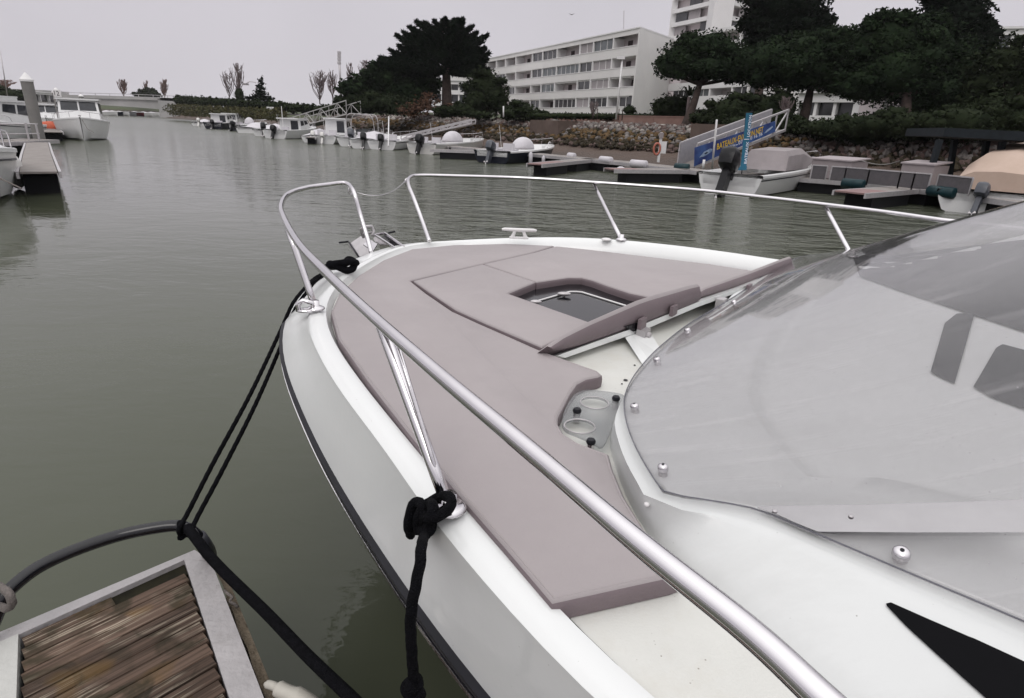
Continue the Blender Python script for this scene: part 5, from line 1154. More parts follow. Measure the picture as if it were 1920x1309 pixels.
# ---- bridge
M_bridge = mat('bridge_concrete', (.33, .325, .32), .8, col2=(.42, .41, .405), scale=.3)
br = thing('road_bridge', 'pale concrete road bridge spanning the far end of the channel', 'bridge', tuple(PY(190, 200, 172)))
top = [PY(u, v, 172) for u, v in ((20, 181), (70, 182.5), (150, 184), (230, 186), (300, 188.5), (330, 190))]
bot = [PY(u, v, 172) for u, v in ((20, 195), (70, 193), (150, 195), (230, 199.5), (300, 205), (330, 209))]
T = resample(smooth_line(top, 4), 24); Bt = resample(smooth_line(bot, 4), 24)
b = MB(); b.loft([T, Bt, [p+Vector((0, 9, 0)) for p in Bt], [p+Vector((0, 9, 0)) for p in T], T]); b.build('deck', M_bridge, br, smooth=True, auto=30)
b = MB()
for y in (-.5,): b.loft([[p+Vector((0, y, 0)) for p in T], [p+Vector((0, y, .75)) for p in T], [p+Vector((0, y+.25, .75)) for p in T], [p+Vector((0, y+.25, 0)) for p in T]])
b.build('parapet', M_bridge, br)
b = MB(); b.loft([[p+Vector((0, -.3, 1.2)) for p in T], [p+Vector((0, -.3, 1.32)) for p in T], [p+Vector((0, -.2, 1.32)) for p in T]]); b.build('handrail', M_alu, br)
for p in T[::2]: b = MB(); b.box(p+Vector((0, -.3, .95)), (.12, .12, .6)); b.build('railing_post', M_alu, br)
b = MB(); b.box(PY(318, 205, 174)+Vector((3, 2, 0)), (9, 9, 5.5)); b.build('abutment', M_bridge, br)
b = MB(); b.box(PY(20, 190, 172), (26, 9, 6)); b.build('abutment', M_bridge, br)
# ---- posts, lamps, masts
def pole(name, label, pts, r, cat='post', extra=None, m=M_alu, group=None):
    root = thing(name, label, cat, tuple(pts[0]), group); b = MB(); b.tube(pts, r, 7); b.build('pole', m, root, smooth=True)
    if extra: extra(root)
    return root
def lattice(root):
    b = MB()
    for v in (99, 105, 111, 118): c = PY(636, v, 100); b.box(c, (.46, .4, .36))
    b.build('antenna_cluster', M_alu, root)
pole('telecom_mast', 'tall thin telecom mast above the low umbrella pine', [PY(640, 190, 100), PY(635.5, 98, 100)], .16, 'mast', lattice)
def lampx(root):
    b = MB(); b.tube([PY(462, 156, 115), PY(468, 153, 115), PY(480, 154, 115)], .08, 5); b.box(PY(461, 158, 115), (.9, .5, .3)); b.build('lamp_head', M_alu, root)
pole('street_lamp', 'street lamp between the ivy-footed poplar and the tiered conifer', [PY(480, 192, 115), PY(480, 154, 115)], .07, 'street lamp', lampx)
pole('street_lamp', 'thin tall street lamp at the left edge of the picture', [PY(14, 180, 95), PY(0, 95, 95)], .07, 'street lamp')
def lh(u, v, Y):
    def f(root): b = MB(); b.box(PY(u, v, Y), (.5, .3, .16)); b.build('lamp_head', M_white, root)
    return f
pole('lamp_post', 'white lamp post in front of the apartment block', [PY(1155, 224, 43), PY(1167, 109, 43)], .06, 'street lamp', lh(1164, 109, 43), M_white)
pole('light_pole', 'pale leaning light pole among the dark trees on the right', [PY(1653, 228, 33), PY(1667, 172, 33)], .07, 'street lamp', None, M_white)
pole('white_post', 'short white post beside the round bush', [PY(944, 220, 46), PY(944, 199, 46)], .05, 'post', None, M_white)
pole('white_post', 'slim white post with a cap among the moored boats', [P(728, 274, .4), PY(729, 219, 38)], .035, 'post', None, M_white)
for k, u in enumerate((1110, 1119, 1159, 1166)):
    Y = 41.5; pole('tree_stake', ['left stake of the left young tree', 'right stake of the left young tree', 'left stake beside the white lamp post', 'right stake beside the white lamp post'][k], [PY(u, 226, Y), PY(u+2, 204, Y)], .03, 'stake', None, M_bark, 'tree stakes in front of the apartment block')
b = MB(); b.box(PY(507, 206, 82), (.9, .06, .7)); b.box(PY(507, 212, 82), (.06, .05, 1.0)); tag(b.build('notice_board', M_white), 'small white notice board on the grass slope below the hedge', 'sign')
# ------------------------------------------------------------------ small craft
M_cream = mat('boat_cream', (.60, .59, .57), .35, var=.05, coat=.2)
M_bwhite = mat('boat_white', (.68, .68, .68), .3, var=.04, coat=.2)
M_navy = mat('boat_dark_hull', (.012, .014, .022), .3, var=.2)
M_motor = mat('outboard_black', (.010, .010, .012), .3, var=.2)
M_motorg = mat('outboard_grey', (.055, .06, .075), .35, var=.2)
M_canvas = mat('white_canvas', (.55, .53, .56), .8, var=.08, scale=3, bump=.3, bscale=8)
M_canvasg = mat('grey_canvas', (.235, .21, .215), .85, col2=(.29, .26, .265), scale=2, bump=.5, bscale=6)
M_canvasb = mat('beige_canvas', (.44, .335, .27), .85, col2=(.50, .385, .32), scale=2, bump=.3, bscale=5)
M_screen = mat('boat_window', (.03, .032, .038), .1, var=.3)
M_antifoul = mat('antifouling', (.012, .012, .016), .6)
X_, Y_ = Vector((1, 0, 0)), Vector((0, 1, 0))
def small_boat(label, stern, bow, Bm=2.2, fb=.62, hull=M_bwhite, motor=M_motor, cover=None, rail=True, cabin=None, console=False, windscreen=True, bimini=False, mast=False, name='moored_boat', cat='boat', group=None, tilt=0., fs=.5, dark=False, wellf=.56, cover_m=None, mot_s=1., nfend=0, tiltm=26., stripe=None):
    S = Vector((stern.x, stern.y, 0)); Bw = Vector((bow.x, bow.y, 0)); d = (Bw-S); L_ = d.length; d.normalize(); n = Vector((-d.y, d.x, 0))
    root = thing(name, label, cat, tuple(S), group)
    Q = lambda t, s_, z: S+d*(t*L_)+n*s_+UP*z
    hb = lambda t: Bm/2*(.90+.10*min(1, t*3))*(1-max(0, (t-.45)/.56)**2.3) if t < 1 else .02
    sh = lambda t: fb*(.86+.34*t**1.6)
    tt = [0, .08, .2, .32, .44, .55, .66, .76, .85, .92, .97, 1.0]
    rows = []
    for t in tt:
        h_ = max(.02, hb(t)); z = sh(t); k = max(0, (t-.6)/.4)
        rows.append([Q(t, 0, -.25+.2*k), Q(t*.985, h_*(.80-.35*k), .04+.10*k), Q(t*.99, h_*(.93-.12*k), z*.55), Q(t, h_, z)])
    b = MB(); b.loft(rows); b.loft([[Q(0, 0, 0)*0+S+d*(p-S).dot(d)-n*(p-S).dot(n)+UP*p.z for p in r] for r in rows])
    b.add([rows[0][0], rows[0][1], rows[0][2], rows[0][3]]+[p-n*2*(p-S).dot(n) for p in (rows[0][3], rows[0][2], rows[0][1])], [tuple(range(7))]); b.build('hull', hull, root, smooth=True, auto=35)
    b = MB(); r1 = []
    for t in tt:
        h_ = max(.02, hb(t)); z = sh(t); g_ = max(.005, h_-.13)
        if t <= wellf: pr_ = [(h_+.012, z-.05), (h_+.012, z+.02), (h_-.02, z+.035), (g_, z+.03), (g_-.02, z-.04), (g_-.04, .30), (0, .30)]
        else: e = z+.035+.10*min(1, h_); pr_ = [(h_+.012, z-.05), (h_+.012, z+.02), (h_-.02, z+.035), (g_, z+.045), (g_*.8, e-.03), (g_*.5, e-.01), (0, e)]
        r1.append(pr_)
    b.loft([[Q(t, s_, z) for s_, z in pr_] for t, pr_ in zip(tt, r1)]); b.loft([[Q(t, -s_, z) for s_, z in pr_] for t, pr_ in zip(tt, r1)])
    b.add([Q(0, s_, z) for s_, z in r1[0]]+[Q(0, -s_, z) for s_, z in reversed(r1[0][:-1])], [tuple(range(13))]) ; b.build('deck', M_bwhite if not dark else M_cream, root, smooth=True, auto=35)
    b = MB(); b.loft([[Q(t, sg*(max(.02, hb(t))*(.965 if t < .9 else 1.0)+.012), sh(t)*.78+o) for t in tt] for o in (0, .035) for sg in (1,)]); b.loft([[Q(t, -(max(.02, hb(t))*.965+.012), sh(t)*.78+o) for t in tt] for o in (0, .035)])
    if stripe: b.build('stripe', stripe, root)
    if motor:
        k = mot_s*.88; c = S-d*.20*k; fx = (d, n, UP); piv = Vector((S.x, S.y, .5*k)); Rm = Matrix.Rotation(math.radians(tiltm), 3, n)
        def rotm(mb): mb.v = [tuple(piv+Rm @ (Vector(v)-piv)) for v in mb.v]; return mb
        cow = MB(); cow.loft([[c+d*((x*1.25-.06)*k)+n*(y*1.35*k)+UP*(z_*k) for x, y in ((-.30*w, 0), (-.26*w, .13*w), (-.05, .17*w), (.18*w, .14*w), (.26*w, 0), (.18*w, -.14*w), (-.05, -.17*w), (-.26*w, -.13*w))] for z_, w in ((.50, .62), (.56, .92), (.72, 1.0), (.88, .97), (.98, .80), (1.02, .45))], True, True)
        mo = rotm(cow).build('outboard_motor', motor, root, smooth=True, auto=50)
        lg = MB(); lg.bar(c+UP*.55*k-d*.02, c-UP*.18*k-d*.04*k, .17*k, .30*k, d); lg.box(c+d*.14*k+UP*.5*k, (.16*k, .2*k, .26*k), fx); lg.bar(c-d*.16*k-UP*.02*k, c+d*.1*k-UP*.02*k, .2*k, .03*k); rotm(lg).build('leg', motor, mo)
        pp = MB(); pp.ell(c-UP*.20*k-d*.05*k, (.20*k, .06*k, .06*k), 8, 5, ax=fx); pp.bar(c-UP*.26*k-d*.04*k, c-UP*.40*k-d*.10*k, .02*k, .12*k, d); gc = rotm(pp).build('gearcase', motor, mo, smooth=True)
        pr2 = MB(); pc_ = c-UP*.20*k-d*.26*k
        for j in range(3): a_ = j*2.094; e_ = n*math.cos(a_)+UP*math.sin(a_); f_ = n*math.cos(a_+.7)+UP*math.sin(a_+.7); pr2.prism([pc_, pc_+e_*.13*k, pc_+f_*.13*k], d*.02*k)
        rotm(pr2).build('propeller', M_alu, mo)
    if cover == 'dome':
        c = Q(.46, 0, sh(.46)-.02); b = MB(); b.ell(c, (L_*.125, Bm*.24, fb*.95), 14, 8, 0., 1., (d, n, UP)); b.build('console_cover', cover_m or M_canvas, root, smooth=True)
    if cover == 'box':
        b = MB(); z = sh(.4); pr_ = [(.30, .9, .0), (.33, .82, .60), (.52, .80, .68), (.68, .80, .38), (.74, .9, .05)]
        rows = []
        for t, w, h_ in pr_: ww = Bm*.40*w; rows.append([Q(t, -ww, z), Q(t, -ww*.97, z+h_*.75), Q(t, -ww*.8, z+h_), Q(t, ww*.8, z+h_), Q(t, ww*.97, z+h_*.75), Q(t, ww, z)])
        b.loft(rows); b.add(rows[0], [tuple(range(6))]); b.build('canvas_cover', cover_m or M_canvasg, root, smooth=True, auto=25)
    if cover == 'flat':
        b = MB(); rows = []
        for t in (.02, .2, .38, .5, .62): z = sh(t); w = hb(t)-.05; hh = .10+.34*math.exp(-((t-.4)/.13)**2); rows.append([Q(t, -w, z), Q(t, -w*.5, z+hh*.75), Q(t, 0, z+hh), Q(t, w*.5, z+hh*.75), Q(t, w, z)])
        b.loft(rows); b.build('canvas_cover', cover_m or M_canvas, root, smooth=True)
    if cover == 'tent':
        b = MB(); rows = []
        for t, h_ in ((.10, .5), (.16, 1.0), (.35, 1.28), (.55, 1.22), (.72, .75), (.82, .12)):
            z = sh(t); w = hb(t)*.93; rows.append([Q(t, -w, z), Q(t, -w*.95, z+h_*.6), Q(t, -w*.6, z+h_*.93), Q(t, 0, z+h_), Q(t, w*.6, z+h_*.93), Q(t, w*.95, z+h_*.6), Q(t, w, z)])
        b.loft(rows); b.add(rows[0], [tuple(range(7))]); b.build('canvas_cover', cover_m or M_canvasb, root, smooth=True, auto=40)
    if cabin:
        t0, t1, h_, roofover = cabin; z = .45; b = MB(); w0 = min(hb(t0), hb(t1))-.16
        rr_ = lambda t, w, zz: [Q(t, -w, zz), Q(t, w, zz)]
        A_ = [Q(t0, -w0, z), Q(t0, w0, z), Q(t1+.06, w0*.85, sh(t1)+.1), Q(t1+.06, -w0*.85, sh(t1)+.1)]; B_ = [Q(t0, -w0*.93, z+h_), Q(t0, w0*.93, z+h_), Q(t1-.03, w0*.8, z+h_), Q(t1-.03, -w0*.8, z+h_)]
        b.add(A_+B_, [(0, 1, 5, 4), (1, 2, 6, 5), (2, 3, 7, 6), (3, 0, 4, 7), (4, 5, 6, 7)]); ca = b.build('cabin', M_bwhite, root)
        b = MB(); over = .03; b.prism([Q(t0-roofover, -w0*1.0, z+h_+.01), Q(t0-roofover, w0*1.0, z+h_+.01), Q(t1+.0, w0*.88, z+h_+.01), Q(t1+.0, -w0*.88, z+h_+.01)], UP*.09); b.build('cabin_roof', M_bwhite, root)
        def win(P0, P1, P2, P3, s0=.08, s1=.92, v0=.45, v1=.92, nn=None):
            # a pane set on the quad P0 P1 (bottom) P2 P3 (top)
            f = lambda a_, c_: P0.lerp(P1, a_).lerp(P3.lerp(P2, a_), c_); q = [f(s0, v0), f(s1, v0), f(s1, v1), f(s0, v1)]; nr = (q[1]-q[0]).cross(q[3]-q[0]).normalized()
            ctr = S+d*(L_*(t0+t1)/2)
            if nr.dot(q[0]-ctr) < 0: nr = -nr
            bb = MB(); bb.prism([x+nr*.004 for x in q], nr*.012); bb.build('window', M_screen, ca)
        win(A_[3], A_[2], B_[2], B_[3], .06, .48); win(A_[3], A_[2], B_[2], B_[3], .52, .94)
        win(A_[1], A_[2], B_[2], B_[1], .08, .45, .5, .9); win(A_[1], A_[2], B_[2], B_[1], .52, .9, .5, .9); win(A_[0], A_[3], B_[3], B_[0], .08, .45, .5, .9); win(A_[0], A_[3], B_[3], B_[0], .52, .9, .5, .9)
        win(A_[0], A_[1], B_[1], B_[0], .1, .45, .2, .9)
    if windscreen and not cabin and cover is None:
        b = MB(); w = hb(.5)*.75; b.add([Q(.5, -w, sh(.5)), Q(.56, -w*.5, sh(.5)+.1), Q(.56, w*.5, sh(.5)+.1), Q(.5, w, sh(.5)), Q(.46, -w*.9, sh(.5)+.42), Q(.5, -w*.45, sh(.5)+.46), Q(.5, w*.45, sh(.5)+.46), Q(.46, w*.9, sh(.5)+.42)], [(0, 1, 5, 4), (1, 2, 6, 5), (2, 3, 7, 6)]); b.build('windscreen', M_screen, root)
    if console:
        b = MB(); b.box(Q(.42, 0, .75), (.6, .7, .95), (d, n, UP)); b.box(Q(.36, 0, 1.0), (.06, .6, .5), (d, n, UP)); b.build('console', M_bwhite, root)
    if rail:
        pts = [Q(.60, hb(.6)-.08, sh(.6)+.03), Q(.64, hb(.64)-.08, sh(.64)+.30)]+[Q(t, max(.05, hb(t)-.08), sh(t)+.33) for t in (.74, .84, .92)]+[Q(.985, .0, sh(1)+.36)]
        pts2 = [p-n*2*(p-S).dot(n) for p in pts[:-1]]; b = MB(); b.tube(smooth_line(pts+pts2[::-1], 3), .016, 5); rl = b.build('bow_rail', M_steel, root, smooth=True)
        for t in (.76, .9):
            for sg in (1, -1): b = MB(); w = max(.05, hb(t)-.08); b.tube([Q(t, sg*w, sh(t)), Q(t, sg*w, sh(t)+.33)], .012, 5); b.build('rail_post', M_steel, rl)
    if bimini:
        b = MB()
        for t, e in ((.30, .28), (.42, .46)):
            b.tube(smooth_line([Q(t, -hb(t)+.1, .6), Q(e-.02, -hb(t)*.8, 1.9), Q(e, 0, 2.0), Q(e-.02, hb(t)*.8, 1.9), Q(t, hb(t)-.1, .6)], 4), .022, 5)
        b.build('bimini_frame', M_alu, root, smooth=True); b = MB(); b.loft([[Q(x, s_*Bm*.38, 1.98-.1*abs(s_)) for s_ in (-1, 0, 1)] for x in (.26, .36, .47)]); b.build('bimini_top', M_canvasg, root)
    if motor and cover in (None, 'dome'):
        for sg in (-1, 1): b = MB(); b.box(Q(.16, sg*Bm*.2, .45), (.5, Bm*.26, .34), (d, n, UP)); b.box(Q(.12, sg*Bm*.2, .72), (.12, Bm*.26, .34), (d, n, UP)); b.build('seat', M_canvas, root)
        b = MB(); b.tube([Q(.3, Bm*.3, sh(.3)), Q(.26, Bm*.3, sh(.3)+1.1)], .012, 4); b.build('aerial', M_white, root)
    if rail: b = MB(); b.box(Q(.95, 0, sh(.95)+.13), (.16, .12, .06), (d, n, UP)); b.build('bow_cleat', M_alu, root); b = MB(); b.tube([Q(.95, 0, sh(.95)+.16), Q(1.06, .25, .62), Q(1.16, .5, .46)], .012, 5); b.build('bow_rope', M_rope_tan, root)
    if mast: b = MB(); b.tube([Q(.2, 0, .6), Q(.2, 0, 2.4)], .03, 6); b.build('mast', M_white, root)
    return root
def fender(p, L_, r, label, m=None, ax='z', cat='fender', group=None):
    m = m or M_canvas; b = MB(); A_ = {'z': (X_, Y_, UP), 'x': (Y_, UP, X_)}.get(ax) or ax
    b.lathe(p, [(.15*r, -L_/2-.04), (.6*r, -L_/2), (r, -L_/2+r*.7), (r, L_/2-r*.7), (.6*r, L_/2), (.15*r, L_/2+.04)], 10, A_); o = b.build('fender', m, smooth=True); o['label'] = label; o['category'] = cat
    if group: o['group'] = group
    return o
P0 = lambda u, v: P(u, v, 0)
small_boat('white open motorboat with a folded grey cover and black outboard by the bannered gangway', P0(1362, 367), P0(1522, 340), Bm=2.1, fb=.70, cover='box', mot_s=1.35, stripe=M_navy)
small_boat('white runabout with a big beige canvas cover at the right edge', P0(1830, 402), P0(1990, 362), Bm=2.2, fb=.62, cover='tent', motor=M_motorg, mot_s=.8, rail=False)
small_boat('white topped dark hulled boat with a domed cover and two fenders', P0(922, 306), P0(1034, 297), Bm=2.1, fb=.62, hull=M_navy, cover='dome', motor=M_motorg, mot_s=1.0)
small_boat('cream hulled boat with a white dome cover and a large black outboard', P0(790, 289), P0(905, 283), Bm=2.1, fb=.66, hull=M_cream, cover='dome', mot_s=1.05)
small_boat('white open boat with a low rail and seats beside the white post', P0(716, 281), P0(782, 274), Bm=2.0, fb=.6, rail=True, windscreen=False, motor=M_motor, mot_s=.9, stripe=M_navy)
small_boat('white boat under a smooth white cover with a black outboard', P0(683, 279), P0(728, 270), Bm=2.0, fb=.6, cover='flat', mot_s=.95, stripe=M_navy)
small_boat('white boat with a folded sun awning frame and a grey outboard', P0(660, 275), P0(712, 266), Bm=2.1, fb=.6, bimini=True, windscreen=True, motor=M_motorg, mot_s=1.1)
small_boat('little white fishing boat with an upright wheelhouse', P0(606, 270), P0(664, 262), Bm=2.0, fb=.62, cabin=(.38, .58, 1.15, .03), motor=M_cream, mot_s=.75)
small_boat('small pale dinghy with raised cream outboard next to the wheelhouse boat', P0(588, 268), P0(618, 260), Bm=1.8, fb=.5, motor=M_cream, cover='flat', mot_s=.8)
small_boat('white cabin boat with a thin mast and long bow rail', P0(516, 260), P0(592, 258), Bm=2.3, fb=.75, cabin=(.36, .6, 1.0, .06), mast=True, mot_s=1.0)
small_boat('white boat with two dark outboards raised, left of the masted cabin boat', P0(496, 256), P0(548, 250), Bm=2.1, fb=.6, cover='flat', mot_s=1.1)
small_boat('dark sided boat with a white cover and small domed tent', P0(440, 246), P0(502, 247), Bm=2.2, fb=.75, hull=M_navy, cover='dome')
small_boat('pale boat with a low screen beside the domed tent boat', P0(462, 250), P0(505, 246), Bm=2.0, fb=.55, motor=None, cover='flat')
small_boat('dark blue hulled cabin boat, leftmost of the far row but one', P0(400, 242), P0(440, 241), Bm=2.3, fb=.8, hull=M_navy, cabin=(.3, .6, 1.1, .04), mot_s=1.0)
small_boat('white cabin boat with a raked roof, behind the dark blue one', P0(420, 239), P0(462, 238), Bm=2.4, fb=.8, cabin=(.28, .62, 1.2, .04), motor=None)
small_boat('small white boat at the far left end of the right hand row', P0(374, 237), P0(402, 236), Bm=2.0, fb=.5, motor=M_cream, cover='flat')
# left side
def side(u0, v0, u1, v1): return P0(u0, v0), P0(u1, v1)
cr_s = P0(158, 251); cr_b = P0(163, 264.5)
small_boat('white cabin cruiser facing the camera on the left side of the channel', P0(158, 264)+Vector((-3.2, 4.8, 0)), P0(158, 264), Bm=2.75, fb=.98, cabin=(.25, .60, 1.62, .02), motor=None, rail=True, hull=M_bwhite)
small_boat('white cabin boat with dark windows behind the orange dinghy', P0(92, 250)+Vector((-3.2, 4.6, 0)), P0(92, 250), Bm=2.2, fb=.8, cabin=(.3, .62, 1.3, .02), motor=None)
small_boat('white motor cruiser moored left of the tallest piling', P0(54, 258), P0(-60, 262), Bm=2.4, fb=.8, cabin=(.15, .66, 1.35, .0), motor=None, stripe=M_navy)
small_boat('second white cruiser farther back at the left edge', P0(40, 244), P0(-40, 240), Bm=2.6, fb=1.0, cabin=(.2, .7, 1.7, .0), motor=None)
small_boat('white hulled boat cut by the left edge, its side fender against the finger', P0(-38, 392)+Vector((-4.2, 4.0, 0)), P0(-38, 398), Bm=2.1, fb=.85, motor=None, cover='flat', hull=M_bwhite, stripe=M_navy)
b = MB(); rows = []
dc = P(96, 246, .15)
b.ell(P(95, 240, .5), (.75, .5, .38), 12, 7); tag(b.build('orange_dinghy_cover', mat('orange_canvas', (.50, .10, .045), .7, var=.15), smooth=True), 'small orange cover on the finger beside the cabin cruiser', 'cover')
# distant boats below the bridge
for k, (u, v, c_, lab) in enumerate(((205, 217.2, M_bwhite, 'leftmost tiny white boat under the bridge'), (216, 217.4, M_navy, 'tiny dark hulled boat under the bridge'), (228, 217.6, M_bwhite, 'tiny white boat left of the red one'), (256, 218, mat('red_hull', (.28, .02, .03), .4), 'tiny red hulled boat far under the bridge'), (241, 217.8, M_bwhite, 'tiny white boat touching the red one'), (273, 218.2, M_bwhite, 'tiny white boat right of the red one'), (288, 218.4, M_bwhite, 'rightmost tiny white boat near the bridge abutment'))):
    c = P0(u, v-.4); small_boat(lab, c+Vector((-2.9, 1, 0)), c+Vector((2.9, -1, 0)), Bm=2.6, fb=.9, hull=c_, cover='flat', motor=None, rail=False, group='boats moored beyond the bridge')
# ------------------------------------------------------------------ pontoons on the right shore
M_pdeck = mat('pontoon_deck', (.19, .17, .16), .8, col2=(.28, .255, .24), scale=3, bump=.3, bscale=12)
M_pred = mat('pontoon_red_end', (.20, .12, .12), .8, col2=(.27, .18, .175), scale=4)
M_float = mat('float_black', (.008, .008, .010), .6)
def deckrun(name, label, pts, w, z=.42, end=None, cat='pontoon', nfl=None, m=None):
    root = thing(name, label, cat, tuple(pts[0])); 
    for k, (a, c) in enumerate(zip(pts, pts[1:])):
        d = (c-a); L_ = d.length; d.normalize(); n = Vector((-d.y, d.x, 0)); npk = max(1, int(L_/.30)) if L_ < 26 else 40
        for q in range(npk):
            b = MB(); cc = a+d*(L_*(q+.5)/npk); cc.z = z; b.box(cc, (L_/npk-.015, w-.08, .04), (d, n, UP)); b.build('plank', (end if end and (k == 0 and q < npk*.35) else m or M_pdeck), root)
        for sg in (1, -1):
            b = MB(); b.bar(Vector((a.x, a.y, z-.045))+n*sg*w/2, Vector((c.x, c.y, z-.045))+n*sg*w/2, .05, .13); b.build('edge_beam', M_alu, root)
        nf = max(1, int(L_/2.6)) if nfl is None else nfl
        for q in range(nf):
            cc = a+d*(L_*(q+.5)/nf); cc.z = .10; b = MB(); b.box(cc, (L_/nf*.66, w*.86, .50), (d, n, UP)); b.build('float', M_float, root)
    return root
Pz = lambda u, v, z=.42: P(u, v, z)
main = [Pz(1960, 382), Pz(1800, 361), Pz(1640, 343), Pz(1480, 331), Pz(1330, 322)]
deckrun('walkway_pontoon', 'long walkway pontoon in front of the grey storage boxes', main, 1.5)
deckrun('walkway_pontoon', 'walkway pontoon left of the bannered gangway with white padded rolls', [Pz(1328, 322), Pz(1180, 305), Pz(1060, 294), Pz(940, 282.5), Pz(860, 276)], 1.1)
deckrun('walkway_pontoon', 'far stretch of walkway pontoon behind the small boats', [Pz(858, 276), Pz(760, 264), Pz(640, 252), Pz(540, 243)], 1.1)
deckrun('finger_pontoon', 'finger pontoon with a reddish end and a round white fender under it', [Pz(1142, 317), Pz(1290, 319)], .7, end=M_pred)
deckrun('finger_pontoon', 'narrow finger pontoon beside the dark hulled boat', [Pz(1002, 308), Pz(1110, 298)], .6, end=M_pred)
deckrun('finger_pontoon', 'short finger pontoon with a red end and two white fenders', [Pz(1592, 361), Pz(1700, 353)], .8, end=M_pred)
deckrun('finger_pontoon', 'thin finger pontoon along the cream hulled boat', [Pz(806, 280), Pz(915, 284)], .5)
deckrun('finger_pontoon', 'floating finger beside the masted cabin boat', [Pz(582, 258), Pz(598, 254)], .6)
for (u, v, lab) in ((1155, 294, 'white padded roll nearest the concrete bulkhead'), (1075, 292.5-4, 'leftmost white padded roll on the walkway')):
    pass
rolls = [((1066, 292), (1077, 293), M_canvas, 'leftmost white padded roll on the walkway edge'), ((1126, 299), (1146, 301), M_canvas, 'plump white padded roll in the middle of the walkway'), ((1183, 306), (1212, 308.5), M_canvas, 'long white padded roll nearest the bannered gangway')]
M_green = mat('dark_green_roll', (.008, .030, .036), .4, var=.25)
rolls += [((1265, 313), (1292, 315), M_green, 'dark green padded roll at the foot of the bannered gangway'), ((1580, 343), (1620, 347), M_green, 'dark green padded roll in front of the mesh fence'), ((1742, 357), (1790, 363), M_green, 'dark green padded roll nearest the beige covered boat')]
for (a, c, m_, lab) in rolls:
    pa, pc = P(a[0], a[1], .47), P(c[0], c[1], .47); b = MB(); b.tube([pa, pa.lerp(pc, .03), pa.lerp(pc, .97), pc], [.10, .145, .145, .10], 12); tag(b.build('padded_roll', m_, smooth=True), lab, 'bumper roll', 'padded rolls along the walkway edge')
fender(P(1164, 319, .22), .32, .14, 'round white fender hanging under the reddish finger end', ax='x')
fender(P(1651, 368, .18), .34, .09, 'small white fender hanging under the red ended finger', ax='x')
fender(P(1694, 360, .25), .42, .11, 'larger white fender on the side of the red ended finger', ax='x')
fender(P(959, 293, .3), .42, .09, 'left white fender on the dark hulled boat'); fender(P(995, 296, .3), .48, .09, 'middle white fender on the dark hulled boat'); fender(P(1019, 299, .25), .28, .08, 'right small fender on the dark hulled boat')
fender(P(28, 322, .36), .62, .15, 'fat white fender between the left edge boat and the finger', m=M_cream)
# grey lockers, mesh fence panels
M_lock = mat('grey_locker', (.25, .215, .22), .6, col2=(.30, .265, .27), scale=2)
M_lockt = mat('locker_lid', (.33, .29, .30), .6)
def locker(uL, uR, vt, vb, dep, label, Yoff=0.):
    a = P(uL, vb, .44); c = P(uR, vb+(uR-uL)*.1, .44); d = (c-a); d.z = 0; L_ = d.length; d.normalize(); n = Vector((-d.y, d.x, 0)); n = n if n.y > 0 else -n
    h_ = PP(uL, vt, a, c).z-.44; root = thing('storage_locker', label, 'locker', tuple(a)); b = MB(); b.box(a+d*L_/2+n*dep/2+UP*h_/2, (L_, dep, h_-.06), (d, n, UP)); b.build('body', M_lock, root)
    b = MB(); b.prism([a+UP*(h_-.029)-n*.04-d*.04, a+d*(L_+.04)+UP*(h_-.029)-n*.04, a+d*(L_+.04)+n*(dep+.04)+UP*(h_+.05), a-d*.04+n*(dep+.04)+UP*(h_+.05)], UP*.04); b.build('lid', M_lockt, root)
    b = MB(); b.box(a+d*L_/2-n*.008+UP*h_*.45, (L_*.96, .012, .02), (d, n, UP)); b.build('ledge', M_lockt, root); return root
locker(1517, 1590, 296, 333, .9, 'big grey storage locker left of the rope on the walkway')
locker(1682, 1742, 304, 347, .8, 'grey storage locker beside the dark shelter post')
M_mesh = mat('mesh_infill', (.085, .078, .085), .7, var=.15, scale=10)
fence = thing('mesh_fence', 'low fence of grey mesh panels along the walkway edge', 'fence', tuple(P(1640, 352, .44)))
fpx = [(1518, 338), (1546, 340), (1554, 341), (1581, 343), (1624, 347.5), (1682, 353.5), (1708, 356), (1738, 359), (1752, 360), (1815, 368), (1870, 375)]
for k in range(len(fpx)-1):
    if k in (1, 7, 9): continue
    a, c = P(*fpx[k], .44), P(*fpx[k+1], .44); hh = .46; b = MB(); b.prism([a+UP*.05, c+UP*.05, c+UP*hh, a+UP*hh], Vector((0, .02, 0))); b.build('mesh_panel', M_mesh, fence)
    b = MB(); b.bar(a+UP*hh, c+UP*hh, .035, .035); b.build('rail', M_alu, fence)
    for q in (a, c): b = MB(); b.box(q+UP*hh/2, (.03, .03, hh)); b.build('post', M_alu, fence)
rp_ = [P(1610, 300, 1.0), P(1640, 308, .9), P(1665, 308, .9), P(1686, 302, 1.05)]
b = MB(); b.tube(smooth_line(rp_, 5), .02, 6); tag(b.build('slack_rope', mat('pale_rope', (.22, .21, .20), .9), smooth=True), 'pale slack rope hanging between the two grey lockers', 'rope')
